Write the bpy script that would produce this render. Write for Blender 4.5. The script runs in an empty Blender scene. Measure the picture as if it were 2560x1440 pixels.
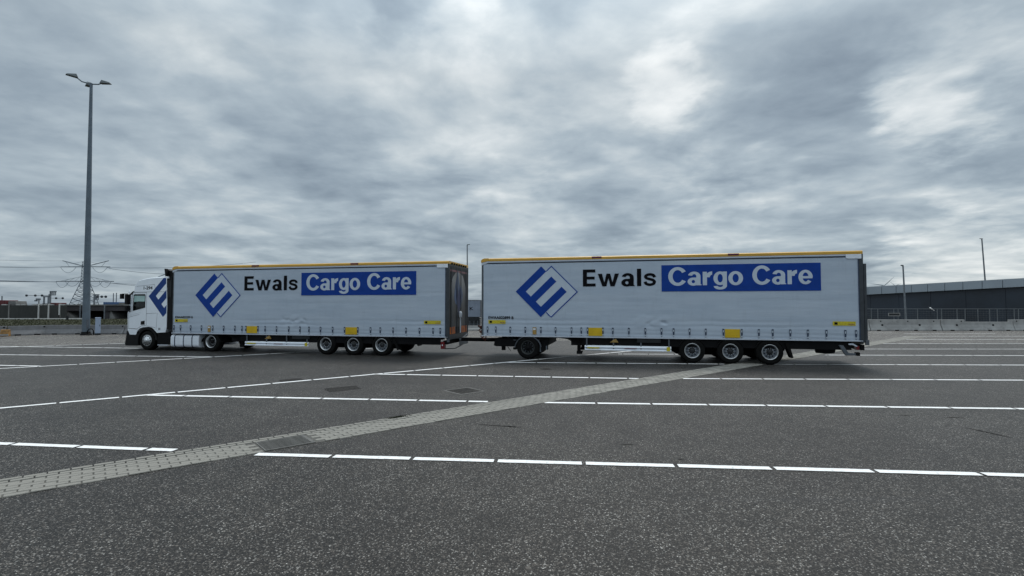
import bpy, bmesh, math, random
from mathutils import Vector, Matrix
from mathutils.geometry import tessellate_polygon
random.seed(7)
SC = bpy.context.scene
COL = SC.collection
R = math.radians
PI = math.pi

# ------------------------------------------------------------------ camera
FPX, HOR, EYE = 1250.0, 763.0, 2.12          # focal length and horizon of the 2560 px wide photograph
PIT = math.atan((HOR - 720) / FPX)
cam = bpy.data.cameras.new('camera')
cam.sensor_width = 36.0
cam.lens = 36.0 * FPX / 2560.0
cam.clip_end = 6000
camo = bpy.data.objects.new('camera', cam)
COL.objects.link(camo)
camo.location = (0, 0, EYE)
camo.rotation_euler = (PI / 2 + PIT, 0, 0)
SC.camera = camo

# ------------------------------------------------------------------ light
SUN_AZ, SUN_EL = R(16), R(60)                # from +Y towards +X
SKY_GAIN = 0.93
SUN_POWER = 1.5
def sun_dir():
    return Vector((math.sin(SUN_AZ) * math.cos(SUN_EL), math.cos(SUN_AZ) * math.cos(SUN_EL), math.sin(SUN_EL)))
sl = bpy.data.lights.new('sun', 'SUN')
sl.energy = SUN_POWER
sl.angle = R(24)
sl.color = (1.0, 0.97, 0.92)
so = bpy.data.objects.new('sun', sl)
COL.objects.link(so)
so.location = (0, 0, 60)
so.rotation_euler = (-sun_dir()).to_track_quat('-Z', 'Y').to_euler()

class NT:
    """short hand for building node trees"""
    def __init__(s, tree): s.t = tree
    def n(s, typ, **kw):
        nd = s.t.nodes.new(typ)
        for k, v in kw.items(): setattr(nd, k, v)
        return nd
    def link(s, a, b): s.t.links.new(a, b)
    def val(s, sock, v):
        if isinstance(v, bpy.types.NodeSocket): s.link(v, sock)
        else: sock.default_value = v
    def math(s, op, a, b=0.0, c=0.0, clamp=False):
        m = s.n('ShaderNodeMath', operation=op); m.use_clamp = clamp
        s.val(m.inputs[0], a); s.val(m.inputs[1], b); s.val(m.inputs[2], c)
        return m.outputs[0]
    def vmath(s, op, a, b=(0, 0, 0)):
        m = s.n('ShaderNodeVectorMath', operation=op)
        s.val(m.inputs[0], a); s.val(m.inputs[1], b)
        return m.outputs['Value'] if op in ('DOT_PRODUCT', 'LENGTH') else m.outputs[0]
    def rng(s, v, a, b, c=0.0, d=1.0, smooth=True):
        m = s.n('ShaderNodeMapRange'); m.interpolation_type = 'SMOOTHSTEP' if smooth else 'LINEAR'
        s.val(m.inputs[0], v)
        for i, x in enumerate((a, b, c, d)): s.val(m.inputs[i + 1], x)
        return m.outputs[0]
    def noise(s, vec, scale, detail=4.0, rough=0.5, dist=0.0, out='Fac'):
        m = s.n('ShaderNodeTexNoise')
        if vec is not None: s.link(vec, m.inputs['Vector'])
        m.inputs['Scale'].default_value = scale; m.inputs['Detail'].default_value = detail
        m.inputs['Roughness'].default_value = rough; m.inputs['Distortion'].default_value = dist
        return m.outputs[out]
    def ramp(s, fac, stops):
        m = s.n('ShaderNodeValToRGB'); s.link(fac, m.inputs[0])
        cr = m.color_ramp
        while len(cr.elements) < len(stops): cr.elements.new(0.5)
        for e, (p, c) in zip(cr.elements, stops):
            e.position = p
            e.color = (c[0], c[1], c[2], 1) if not isinstance(c, (int, float)) else (c, c, c, 1)
        return m.outputs[0]
    def mix(s, fac, a, b, blend='MIX'):
        m = s.n('ShaderNodeMix', data_type='RGBA', blend_type=blend)
        s.val(m.inputs[0], fac)
        for sock, v in ((m.inputs[6], a), (m.inputs[7], b)):
            if isinstance(v, bpy.types.NodeSocket): s.link(v, sock)
            else: sock.default_value = (v[0], v[1], v[2], 1)
        return m.outputs[2]

def pix_dir(px, py):
    a = (px - 1280) / FPX; b = (720 - py) / FPX
    c, s = math.cos(PIT), math.sin(PIT)
    return Vector((a, c - b * s, s + b * c)).normalized()

def at(px, py, Y):
    """point on the photograph's sight line at the distance Y in front of the camera"""
    d = pix_dir(px, py)
    return Vector((0, 0, EYE)) + d * (Y / d.y)

def build_world():
    w = bpy.data.worlds.new('World'); SC.world = w; w.use_nodes = True
    t = w.node_tree; t.nodes.clear(); N = NT(t)
    out = N.n('ShaderNodeOutputWorld')
    sky = N.n('ShaderNodeTexSky', sky_type='NISHITA')
    sky.sun_disc = False; sky.sun_elevation = SUN_EL; sky.sun_rotation = SUN_AZ
    b1 = N.n('ShaderNodeBackground'); b1.inputs[1].default_value = 0.1
    N.link(sky.outputs[0], b1.inputs[0])
    tc = N.n('ShaderNodeTexCoord')
    sp = N.n('ShaderNodeSeparateXYZ'); N.link(tc.outputs['Generated'], sp.inputs[0])
    z = N.math('MAXIMUM', sp.outputs[2], 0.0)
    den = N.math('ADD', z, 0.15)
    cx = N.math('DIVIDE', sp.outputs[0], den); cy = N.math('DIVIDE', sp.outputs[1], den)
    cb = N.n('ShaderNodeCombineXYZ'); N.link(cx, cb.inputs[0]); N.link(cy, cb.inputs[1])
    p = cb.outputs[0]
    warp = N.n('ShaderNodeVectorMath', operation='MULTIPLY_ADD')
    N.link(N.noise(p, 1.1, 3, 0.5, out='Color'), warp.inputs[0]); warp.inputs[1].default_value = (0.30, 0.30, 0); N.link(p, warp.inputs[2])
    pw = warp.outputs[0]
    big = N.noise(pw, 0.85, 4, 0.5)
    mid = N.noise(pw, 2.2, 6, 0.52)
    fine = N.noise(pw, 5.5, 5, 0.55)
    v = N.math('MULTIPLY_ADD', big, 0.44, N.math('MULTIPLY_ADD', mid, 0.38, N.math('MULTIPLY', fine, 0.18)))
    # thin and thick places of the cloud sheet, warped so that their edges follow the cloud texture
    nd = N.n('ShaderNodeVectorMath', operation='MULTIPLY_ADD')
    N.link(N.vmath('SUBTRACT', N.noise(pw, 3.2, 5, 0.55, out='Color'), (0.5, 0.5, 0.5)), nd.inputs[0])
    nd.inputs[1].default_value = (0.24, 0.24, 0.20); N.link(tc.outputs['Generated'], nd.inputs[2])
    dn = N.vmath('NORMALIZE', nd.outputs[0])
    for px, py, rad, amt in SPOTS:
        d = pix_dir(px, py)
        dot = N.vmath('DOT_PRODUCT', dn, tuple(d))
        g = N.rng(dot, math.cos(R(rad * 1.25)), 1.0)
        v = N.math('MULTIPLY_ADD', g, amt * 0.80, v)
    v = N.math('MULTIPLY_ADD', N.rng(z, 0.05, 0.45), 0.035, v)
    colr = N.ramp(v, [(0.36, (0.202, 0.255, 0.310)), (0.45, (0.290, 0.355, 0.412)), (0.53, (0.392, 0.463, 0.514)),
                      (0.61, (0.54, 0.60, 0.63)), (0.77, (0.93, 0.95, 0.94))])
    # an overcast sky brightens steadily towards the zenith
    colr = N.mix(1.0, colr, N.ramp(N.rng(z, 0.0, 1.0, smooth=False), [(0.0, 1.0), (0.42, 1.05), (0.75, 2.0), (1.0, 2.4)]), 'MULTIPLY')
    b2 = N.n('ShaderNodeBackground'); N.link(colr, b2.inputs[0]); b2.inputs[1].default_value = SKY_GAIN
    mx = N.n('ShaderNodeMixShader'); mx.inputs[0].default_value = 0.94
    N.link(b1.outputs[0], mx.inputs[1]); N.link(b2.outputs[0], mx.inputs[2]); N.link(mx.outputs[0], out.inputs[0])
# (photo pixel x, y, radius in degrees, lighter + / darker -)
SPOTS = [(1590, 250, 9, 0.10), (1655, 225, 4, 0.12), (2390, 200, 5, 0.12), (2330, 270, 4, 0.10), (1110, 20, 5, 0.07), (1200, 130, 6, 0.06),
         (1240, 390, 6, 0.10), (900, 280, 9, 0.07), (330, 260, 9, 0.07), (1960, 310, 9, -0.055), (2150, 110, 9, 0.02),
         (1830, 520, 5, -0.07), (850, 425, 5, -0.08), (150, 130, 10, -0.02), (2480, 690, 8, 0.14), (2350, 690, 5, 0.08), (1930, 460, 4, 0.09), (1840, 555, 3, 0.08),
         (990, 0, 4, -0.08), (2540, 370, 6, -0.07), (1700, 560, 4, 0.06), (640, 500, 12, -0.03), (1350, 560, 5, 0.05)]
build_world()

SC.render.engine = 'CYCLES'
SC.cycles.use_denoising = True
SC.cycles.max_bounces = 6
SC.view_settings.view_transform = 'Standard'
SC.view_settings.look = 'None'
SC.view_settings.exposure = 0.15
SC.view_settings.gamma = 1.0
SC.view_settings.use_curve_mapping = False

# ------------------------------------------------------------------ materials
def mat(name, col, rough=0.6, metal=0.0, spec=0.5, var=0.0, vscale=3.0, bump=0.0, bscale=20.0, coat=0.0, stretch=None, dirt=None):
    m = bpy.data.materials.new(name); m.use_nodes = True
    N = NT(m.node_tree); b = m.node_tree.nodes['Principled BSDF']
    b.inputs['Roughness'].default_value = rough; b.inputs['Metallic'].default_value = metal
    b.inputs['Specular IOR Level'].default_value = spec; b.inputs['Coat Weight'].default_value = coat
    b.inputs['Base Color'].default_value = (*col, 1)
    tc = N.n('ShaderNodeTexCoord'); vec = tc.outputs['Object']
    if stretch:
        mp = N.n('ShaderNodeMapping'); mp.inputs['Scale'].default_value = stretch; N.link(vec, mp.inputs[0]); vec = mp.outputs[0]
    c = None
    if var:
        f = N.noise(vec, vscale, 5, 0.6)
        c = N.mix(N.rng(f, 0.3, 0.7), tuple(x * (1 - var) for x in col), tuple(min(1, x * (1 + var)) for x in col))
    if dirt:
        f2 = N.noise(vec, dirt[0], 6, 0.65)
        c = N.mix(N.rng(f2, dirt[2], dirt[2] + 0.2, 0.0, dirt[3]), c if c is not None else col, dirt[1])
    if c is not None: N.link(c, b.inputs['Base Color'])
    if bump:
        bp = N.n('ShaderNodeBump'); bp.inputs['Strength'].default_value = bump; bp.inputs['Distance'].default_value = 0.02
        N.link(N.noise(vec, bscale, 5, 0.6), bp.inputs['Height']); N.link(bp.outputs[0], b.inputs['Normal'])
    return m

M = {}
M['black'] = mat('black_steel', (0.005, 0.005, 0.006), 0.7, spec=0.15, var=0.3)
M['plastic'] = mat('black_plastic', (0.006, 0.006, 0.007), 0.5, spec=0.2, var=0.2)
M['rubber'] = mat('tyre_rubber', (0.006, 0.006, 0.006), 0.85, spec=0.15, var=0.3, vscale=9)
M['alloy'] = mat('bright_alloy', (0.62, 0.64, 0.66), 0.32, 0.9, var=0.1, dirt=(9, (0.2, 0.19, 0.18), 0.5, 0.5))
M['darkrim'] = mat('dark_steel_rim', (0.05, 0.055, 0.055), 0.5, 0.4, var=0.3)
M['disc'] = mat('grey_wheel_disc', (0.17, 0.19, 0.22), 0.5, 0.4, var=0.2)  # inner disc in a darker metal than the bright rim ring
M['hole'] = mat('dark_hole', (0.003, 0.003, 0.004), 0.9, spec=0.1)
M['white'] = mat('white_paint', (0.84, 0.89, 0.95), 0.28, coat=0.4, var=0.02, dirt=(2.5, (0.6, 0.62, 0.64), 0.58, 0.2))
M['cream'] = mat('white_satin', (0.80, 0.85, 0.92), 0.45, var=0.05)
M['alu'] = mat('aluminium_profile', (0.55, 0.60, 0.68), 0.4, 0.25, var=0.08, stretch=(0.5, 1, 8))
M['greysteel'] = mat('grey_painted_steel', (0.11, 0.125, 0.145), 0.5, 0.2, var=0.2)
M['darkgrey'] = mat('dark_grey_steel', (0.022, 0.024, 0.027), 0.5, 0.1, spec=0.3, var=0.2)
M['logo'] = mat('blue_print', (0.010, 0.052, 0.29), 0.5, spec=0.12, var=0.08)
M['logoground'] = mat('logo_ground_print', (0.51, 0.585, 0.675), 0.45, spec=0.3, var=0.04)
M['cablogo'] = mat('cab_blue_print', (0.008, 0.045, 0.21), 0.4, spec=0.3, var=0.06)
M['ink'] = mat('black_print', (0.003, 0.003, 0.005), 0.5, spec=0.1, var=0.1)
M['paleprint'] = mat('pale_print', (0.53, 0.605, 0.70), 0.45, spec=0.3, var=0.04)
M['yellow'] = mat('yellow_reflector', (0.64, 0.42, 0.006), 0.45, var=0.1)
M['roofy'] = mat('amber_roof_tarp', (0.64, 0.36, 0.05), 0.42, var=0.12, vscale=1.5, stretch=(0.6, 1, 4))
M['sticker'] = mat('yellow_sticker', (0.58, 0.48, 0.02), 0.5, var=0.2, vscale=14)
M['brownplate'] = mat('amber_plate', (0.35, 0.22, 0.06), 0.5, var=0.4, vscale=30)
M['marker'] = mat('dark_red_marker', (0.13, 0.02, 0.045), 0.5, var=0.2)
M['red'] = mat('red_lens', (0.14, 0.006, 0.01), 0.25, var=0.1)
M['frame'] = mat('rear_frame_steel', (0.045, 0.052, 0.06), 0.5, 0.2, var=0.2)
M['orange'] = mat('orange_print', (0.55, 0.14, 0.02), 0.5, var=0.3, vscale=5)
M['hose'] = mat('red_brown_hose', (0.10, 0.022, 0.012), 0.5, var=0.3, vscale=14)
M['strap'] = mat('blue_grey_strap', (0.028, 0.045, 0.085), 0.6, var=0.2)
M['buckle'] = mat('buckle_steel', (0.55, 0.62, 0.70), 0.35, 0.5, var=0.1)
M['galv'] = mat('galvanised_steel', (0.125, 0.16, 0.195), 0.55, 0.35, var=0.15, vscale=1.5, dirt=(3, (0.06, 0.07, 0.08), 0.5, 0.4))
M['lamp'] = mat('lamp_housing', (0.13, 0.15, 0.16), 0.5, 0.2, var=0.15)
M['cabinet'] = mat('cabinet_grey_blue', (0.33, 0.40, 0.52), 0.5, var=0.06)
M['pylon'] = mat('pylon_steel', (0.10, 0.125, 0.15), 0.7, var=0.1, vscale=0.1)
M['wire'] = mat('power_cable', (0.15, 0.185, 0.225), 0.7, var=0.1, vscale=0.05)
M['signal'] = mat('signal_black', (0.03, 0.035, 0.045), 0.6, var=0.1)
M['farsteel'] = mat('far_grey_steel', (0.16, 0.18, 0.20), 0.6, var=0.1)
M['farred'] = mat('far_red_paint', (0.12, 0.025, 0.028), 0.6, var=0.2)
M['farblue'] = mat('far_blue_paint', (0.07, 0.13, 0.26), 0.6, var=0.2)
M['wallp'] = mat('dark_noise_wall', (0.05, 0.052, 0.05), 0.85, spec=.2, var=0.15, vscale=0.8, stretch=(1, 1, 0.3))
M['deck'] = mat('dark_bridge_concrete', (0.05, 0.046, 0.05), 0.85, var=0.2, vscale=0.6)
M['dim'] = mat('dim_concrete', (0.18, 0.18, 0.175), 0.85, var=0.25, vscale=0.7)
M['conc'] = mat('pale_concrete', (0.30, 0.30, 0.295), 0.85, var=0.16, vscale=1.2, bump=0.25, bscale=18, dirt=(1.6, (0.15, 0.15, 0.145), 0.52, 0.6))
M['conc2'] = mat('dirty_concrete', (0.185, 0.187, 0.195), 0.85, var=0.18, vscale=1.2, bump=0.25, bscale=18, dirt=(1.6, (0.10, 0.10, 0.10), 0.5, 0.6))
M['concw'] = mat('white_concrete', (0.55, 0.55, 0.54), 0.8, var=0.1, vscale=1.0)
M['fascia'] = mat('grey_fascia_panel', (0.30, 0.345, 0.385), 0.5, 0.1, var=0.05, vscale=0.3)
M['darkglass'] = mat('dark_cladding', (0.021, 0.029, 0.041), 0.4, var=0.45, vscale=0.12)
M['fence'] = mat('fence_steel', (0.14, 0.155, 0.165), 0.6, 0.2, var=0.1)
M['cont'] = mat('blue_grey_container', (0.23, 0.27, 0.34), 0.55, var=0.12, vscale=0.7)
M['gull'] = mat('gull_white', (0.8, 0.8, 0.8), 0.7, var=0.05)
M['gullg'] = mat('gull_grey', (0.35, 0.37, 0.4), 0.7, var=0.05)
M['orangep'] = mat('faded_orange_paint', (0.29, 0.15, 0.04), 0.7, var=0.4, vscale=4)
M['turbine'] = mat('turbine_grey', (0.22, 0.26, 0.29), 0.6, var=0.02)
M['bush'] = mat('dark_shrub', (0.03, 0.035, 0.03), 0.8, var=0.4, vscale=1.0)

def curtain_mat():
    m = mat('silver_curtain', (0.25, 0.33, 0.45), 0.42, spec=0.35)
    N = NT(m.node_tree); b = m.node_tree.nodes['Principled BSDF']
    tc = N.n('ShaderNodeTexCoord')
    mp = N.n('ShaderNodeMapping'); mp.inputs['Scale'].default_value = (0.35, 1, 2.2); N.link(tc.outputs['Object'], mp.inputs[0])
    f = N.noise(mp.outputs[0], 1.6, 5, 0.6)
    mp2 = N.n('ShaderNodeMapping'); mp2.inputs['Scale'].default_value = (4.0, 1, 0.5); N.link(tc.outputs['Object'], mp2.inputs[0])
    f2 = N.noise(mp2.outputs[0], 1.8, 5, 0.65)
    c = N.mix(N.rng(f, 0.3, 0.7), (0.425, 0.50, 0.595), (0.485, 0.555, 0.645))
    c = N.mix(N.rng(f2, 0.52, 0.75, 0.0, 0.18), c, (0.27, 0.315, 0.365))
    N.link(c, b.inputs['Base Color'])
    bp = N.n('ShaderNodeBump'); bp.inputs['Strength'].default_value = 0.35; bp.inputs['Distance'].default_value = 0.02
    mp3 = N.n('ShaderNodeMapping'); mp3.inputs['Scale'].default_value = (0.5, 1, 5); N.link(tc.outputs['Object'], mp3.inputs[0])
    N.link(N.noise(mp3.outputs[0], 1.4, 4, 0.5), bp.inputs['Height']); N.link(bp.outputs[0], b.inputs['Normal'])
    return m
M['curtain'] = curtain_mat()

def glass_mat():
    m = bpy.data.materials.new('cab_glass'); m.use_nodes = True
    t = m.node_tree; t.nodes.clear(); N = NT(t)
    o = N.n('ShaderNodeOutputMaterial'); tr = N.n('ShaderNodeBsdfTransparent'); tr.inputs[0].default_value = (0.62, 0.74, 0.72, 1)
    gl = N.n('ShaderNodeBsdfGlossy'); gl.inputs['Roughness'].default_value = 0.03
    fr = N.n('ShaderNodeValue'); fr.outputs[0].default_value = 0.07
    mx = N.n('ShaderNodeMixShader'); N.link(fr.outputs[0], mx.inputs[0]); N.link(tr.outputs[0], mx.inputs[1]); N.link(gl.outputs[0], mx.inputs[2])
    N.link(mx.outputs[0], o.inputs[0])
    return m
M['glass'] = glass_mat()

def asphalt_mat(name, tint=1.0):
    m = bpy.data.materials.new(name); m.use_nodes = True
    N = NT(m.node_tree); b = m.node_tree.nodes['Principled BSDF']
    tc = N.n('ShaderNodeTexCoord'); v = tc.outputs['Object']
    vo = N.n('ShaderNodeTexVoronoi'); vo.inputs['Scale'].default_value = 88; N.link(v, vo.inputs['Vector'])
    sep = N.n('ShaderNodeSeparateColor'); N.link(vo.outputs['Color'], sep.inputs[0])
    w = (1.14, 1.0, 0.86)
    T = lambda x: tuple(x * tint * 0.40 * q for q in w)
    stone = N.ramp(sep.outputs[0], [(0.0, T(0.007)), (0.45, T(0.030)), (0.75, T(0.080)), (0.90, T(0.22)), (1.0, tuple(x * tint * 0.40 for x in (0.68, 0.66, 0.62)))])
    vo2 = N.n('ShaderNodeTexVoronoi'); vo2.inputs['Scale'].default_value = 60; N.link(v, vo2.inputs['Vector'])
    sep2 = N.n('ShaderNodeSeparateColor'); N.link(vo2.outputs['Color'], sep2.inputs[0])
    stone = N.mix(1.0, stone, N.ramp(sep2.outputs[1], [(0.0, 0.55), (0.6, 0.95), (0.85, 1.3), (1.0, 1.8)]), 'MULTIPLY')
    f1 = N.noise(v, 0.22, 6, 0.6); f2 = N.noise(v, 1.7, 5, 0.6)
    c = N.mix(1.0, stone, N.ramp(N.rng(f1, 0.3, 0.7), [(0.0, (0.78, 0.77, 0.77)), (1.0, (1.22, 1.23, 1.22))]), 'MULTIPLY')
    c = N.mix(1.0, c, N.ramp(N.rng(f2, 0.3, 0.7), [(0.0, 0.80), (1.0, 1.18)]), 'MULTIPLY')
    # faint tyre streaks
    mp = N.n('ShaderNodeMapping'); mp.inputs['Rotation'].default_value = (0, 0, R(-8)); mp.inputs['Scale'].default_value = (0.12, 2.6, 1); N.link(v, mp.inputs[0])
    f3 = N.noise(mp.outputs[0], 1.0, 4, 0.55)
    c = N.mix(N.rng(f3, 0.58, 0.76, 0.0, 0.30), c, (0.03, 0.03, 0.032))
    N.link(c, b.inputs['Base Color'])
    b.inputs['Roughness'].default_value = 0.58 if tint >= 1 else 0.75; b.inputs['Specular IOR Level'].default_value = 0.3 if tint >= 1 else 0.2
    bp = N.n('ShaderNodeBump'); bp.inputs['Strength'].default_value = 0.5; bp.inputs['Distance'].default_value = 0.006
    N.link(vo.outputs['Distance'], bp.inputs['Height']); N.link(bp.outputs[0], b.inputs['Normal'])
    return m
M['asphalt'] = asphalt_mat('asphalt')
M['pale'] = asphalt_mat('pale_far_asphalt', 2.6)  # same asphalt in a lighter tone for the far sheets
M['patch'] = asphalt_mat('dark_asphalt_patch', 0.5)
M['paint'] = mat('road_paint', (0.86, 0.86, 0.85), 0.6, var=0.04, vscale=5, dirt=(14, (0.26, 0.26, 0.25), 0.52, 0.6))
M['brick'] = mat('grey_paving_brick', (0.245, 0.235, 0.208), 0.85, var=0.25, vscale=3.0, bump=0.2, bscale=60, dirt=(9, (0.17, 0.16, 0.145), 0.5, 0.55))
M['joint'] = mat('shaded_joint_sand', (0.016, 0.015, 0.014), 0.95, var=0.3, vscale=30)  # joint sand darkened to paint the deep gap shadow of the two far rows
M['joint2'] = mat('grey_joint_sand', (0.10, 0.096, 0.086), 0.95, var=0.4, vscale=30)
M['iron'] = mat('cast_iron', (0.11, 0.108, 0.10), 0.7, 0.0, var=0.3, vscale=12)
M['grass'] = mat('dull_grass', (0.040, 0.043, 0.024), 0.9, spec=0.1, var=0.4, vscale=0.35, dirt=(0.5, (0.065, 0.06, 0.04), 0.45, 0.7))
M['moss'] = mat('moss', (0.022, 0.026, 0.012), 0.95, var=0.5, vscale=30)

# ------------------------------------------------------------------ mesh builder
class MB:
    def __init__(s): s.v = []; s.f = []; s.m = []; s.sm = []
    def add(s, vs, fs, mi=0, smooth=False):
        o = len(s.v); s.v += [tuple(v) for v in vs]
        for f in fs: s.f.append([i + o for i in f]); s.m.append(mi); s.sm.append(smooth)
        return s
    def box(s, x0, x1, y0, y1, z0, z1, mi=0):
        return s.hexa([(x0, y0, z0), (x1, y0, z0), (x1, y1, z0), (x0, y1, z0), (x0, y0, z1), (x1, y0, z1), (x1, y1, z1), (x0, y1, z1)], mi)
    def hexa(s, p, mi=0):
        return s.add(p, [(0, 3, 2, 1), (4, 5, 6, 7), (0, 1, 5, 4), (1, 2, 6, 5), (2, 3, 7, 6), (3, 0, 4, 7)], mi)
    def prism(s, poly, y0, y1, mi=0):
        """polygon in (x, z) extruded along y"""
        n = len(poly); a = sum(poly[i][0] * poly[(i + 1) % n][1] - poly[(i + 1) % n][0] * poly[i][1] for i in range(n))
        if a < 0: poly = poly[::-1]
        vs = [(x, y0, z) for x, z in poly] + [(x, y1, z) for x, z in poly]
        fs = [tuple(range(n)), tuple(range(2 * n - 1, n - 1, -1))] + [(i + n, (i + 1) % n + n, (i + 1) % n, i) for i in range(n)]
        return s.add(vs, fs, mi)
    def prism_x(s, poly, x0, x1, mi=0):
        n = len(poly)
        vs = [(x0, y, z) for y, z in poly] + [(x1, y, z) for y, z in poly]
        fs = [tuple(range(n - 1, -1, -1)), tuple(range(n, 2 * n))] + [(i, (i + 1) % n, (i + 1) % n + n, i + n) for i in range(n)]
        return s.add(vs, fs, mi)
    def tube(s, pts, r, n=6, mi=0, r2=None, smooth=True):
        pts = [Vector(p) for p in pts]; k = len(pts); rings = []
        for i, p in enumerate(pts):
            d = (pts[min(i + 1, k - 1)] - pts[max(i - 1, 0)])
            d = d.normalized() if d.length > 1e-9 else Vector((0, 0, 1))
            a = d.cross(Vector((0, 0, 1)) if abs(d.z) < 0.95 else Vector((0, 1, 0))).normalized(); b = d.cross(a)
            rr = r if r2 is None else r + (r2 - r) * i / (k - 1)
            rings.append([p + (a * math.cos(2 * PI * j / n) + b * math.sin(2 * PI * j / n)) * rr for j in range(n)])
        vs = [v for rg in rings for v in rg]; fs = []
        for i in range(k - 1):
            for j in range(n):
                fs.append((i * n + j, i * n + (j + 1) % n, (i + 1) * n + (j + 1) % n, (i + 1) * n + j))
        s.add(vs, fs, mi, smooth)
        s.add(rings[0], [tuple(range(n - 1, -1, -1))], mi); s.add(rings[-1], [tuple(range(n))], mi)
        return s
    def bar(s, a, b, w, mi=0): return s.tube([a, b], w * 0.7, 4, mi, smooth=False)
    def lathe(s, prof, n=32, mi=0, c=(0, 0, 0), axis='y', smooth=True):
        """profile of (radius, along) turned about the axis"""
        vs = []; fs = []; k = len(prof)
        for r, y in prof:
            for j in range(n):
                a = 2 * PI * j / n; p, q = r * math.cos(a), r * math.sin(a)
                vs.append((c[0] + p, c[1] + y, c[2] + q) if axis == 'y' else ((c[0] + p, c[1] + q, c[2] + y) if axis == 'z' else (c[0] + y, c[1] + p, c[2] + q)))
        for i in range(k - 1):
            for j in range(n): fs.append((i * n + j, i * n + (j + 1) % n, (i + 1) * n + (j + 1) % n, (i + 1) * n + j))
        return s.add(vs, fs, mi, smooth)
    def disc(s, r, y, n=24, mi=0, c=(0, 0, 0)):
        vs = [(c[0] + r * math.cos(2 * PI * j / n), c[1] + y, c[2] + r * math.sin(2 * PI * j / n)) for j in range(n)]
        return s.add(vs, [tuple(range(n))], mi)
    def build(s, name, mats, parent=None, bevel=0.0, seg=2, recalc=True):
        me = bpy.data.meshes.new(name); me.from_pydata(s.v, [], s.f)
        if not isinstance(mats, (list, tuple)): mats = [mats]
        for m in mats: me.materials.append(m)
        me.polygons.foreach_set('material_index', s.m); me.polygons.foreach_set('use_smooth', s.sm)
        if recalc:
            bm = bmesh.new(); bm.from_mesh(me); bmesh.ops.recalc_face_normals(bm, faces=bm.faces); bm.to_mesh(me); bm.free()
        me.update()
        o = bpy.data.objects.new(name, me); COL.objects.link(o)
        if parent is not None: o.parent = parent
        if bevel:
            md = o.modifiers.new('bevel', 'BEVEL'); md.width = bevel; md.segments = seg; md.limit_method = 'ANGLE'; md.angle_limit = R(35)
            md.harden_normals = False
        return o

def thing(name, label, cat, loc=(0, 0, 0), rz=0.0, group=None):
    o = bpy.data.objects.new(name, None); COL.objects.link(o)
    o.location = loc; o.rotation_euler = (0, 0, rz); o.empty_display_size = 0.3
    o['label'] = label; o['category'] = cat
    if group: o['group'] = group
    return o
def part_empty(name, parent, loc=(0, 0, 0), rz=0):
    o = bpy.data.objects.new(name, None); COL.objects.link(o); o.parent = parent; o.location = loc; o.rotation_euler = (0, 0, rz); o.empty_display_size = 0.2
    return o
def tag(o, label, cat, group=None):
    o['label'] = label; o['category'] = cat
    if group: o['group'] = group
    return o
def struct(o, kind='structure', label=None):
    o['kind'] = kind
    if label: o['label'] = label
    return o
def dup(o, parent=None, loc=None):
    c = o.copy(); COL.objects.link(c)
    if parent is not None: c.parent = parent
    if loc is not None: c.location = loc
    for ch in list(o.children): dup(ch, c)
    return c

# ------------------------------------------------------------------ ground
g = MB()
g.add([(-4500, -300, 0), (4500, -300, 0), (4500, 5000, 0), (-4500, 5000, 0)], [(0, 1, 2, 3)])
ground = struct(g.build('ground', M['asphalt']), 'structure', 'grey asphalt of a wide empty truck yard')

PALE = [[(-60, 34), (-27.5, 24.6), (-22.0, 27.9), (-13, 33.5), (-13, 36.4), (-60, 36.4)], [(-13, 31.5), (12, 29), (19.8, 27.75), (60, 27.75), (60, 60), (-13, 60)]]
def quad_sheet(name, pts, m, z, kind='structure', parent=None, label=None):
    b = MB(); b.add([(x, y, z) for x, y in pts], [tuple(range(len(pts)))])
    o = b.build(name, m, parent, recalc=False)
    if o.data.polygons[0].normal.z < 0: o.data.flip_normals()
    if parent is None: struct(o, kind, label)
    return o

for pl_ in PALE: quad_sheet('pale_asphalt', pl_, M['pale'], 0.002, label='lighter asphalt along the far edge of the yard')
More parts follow.
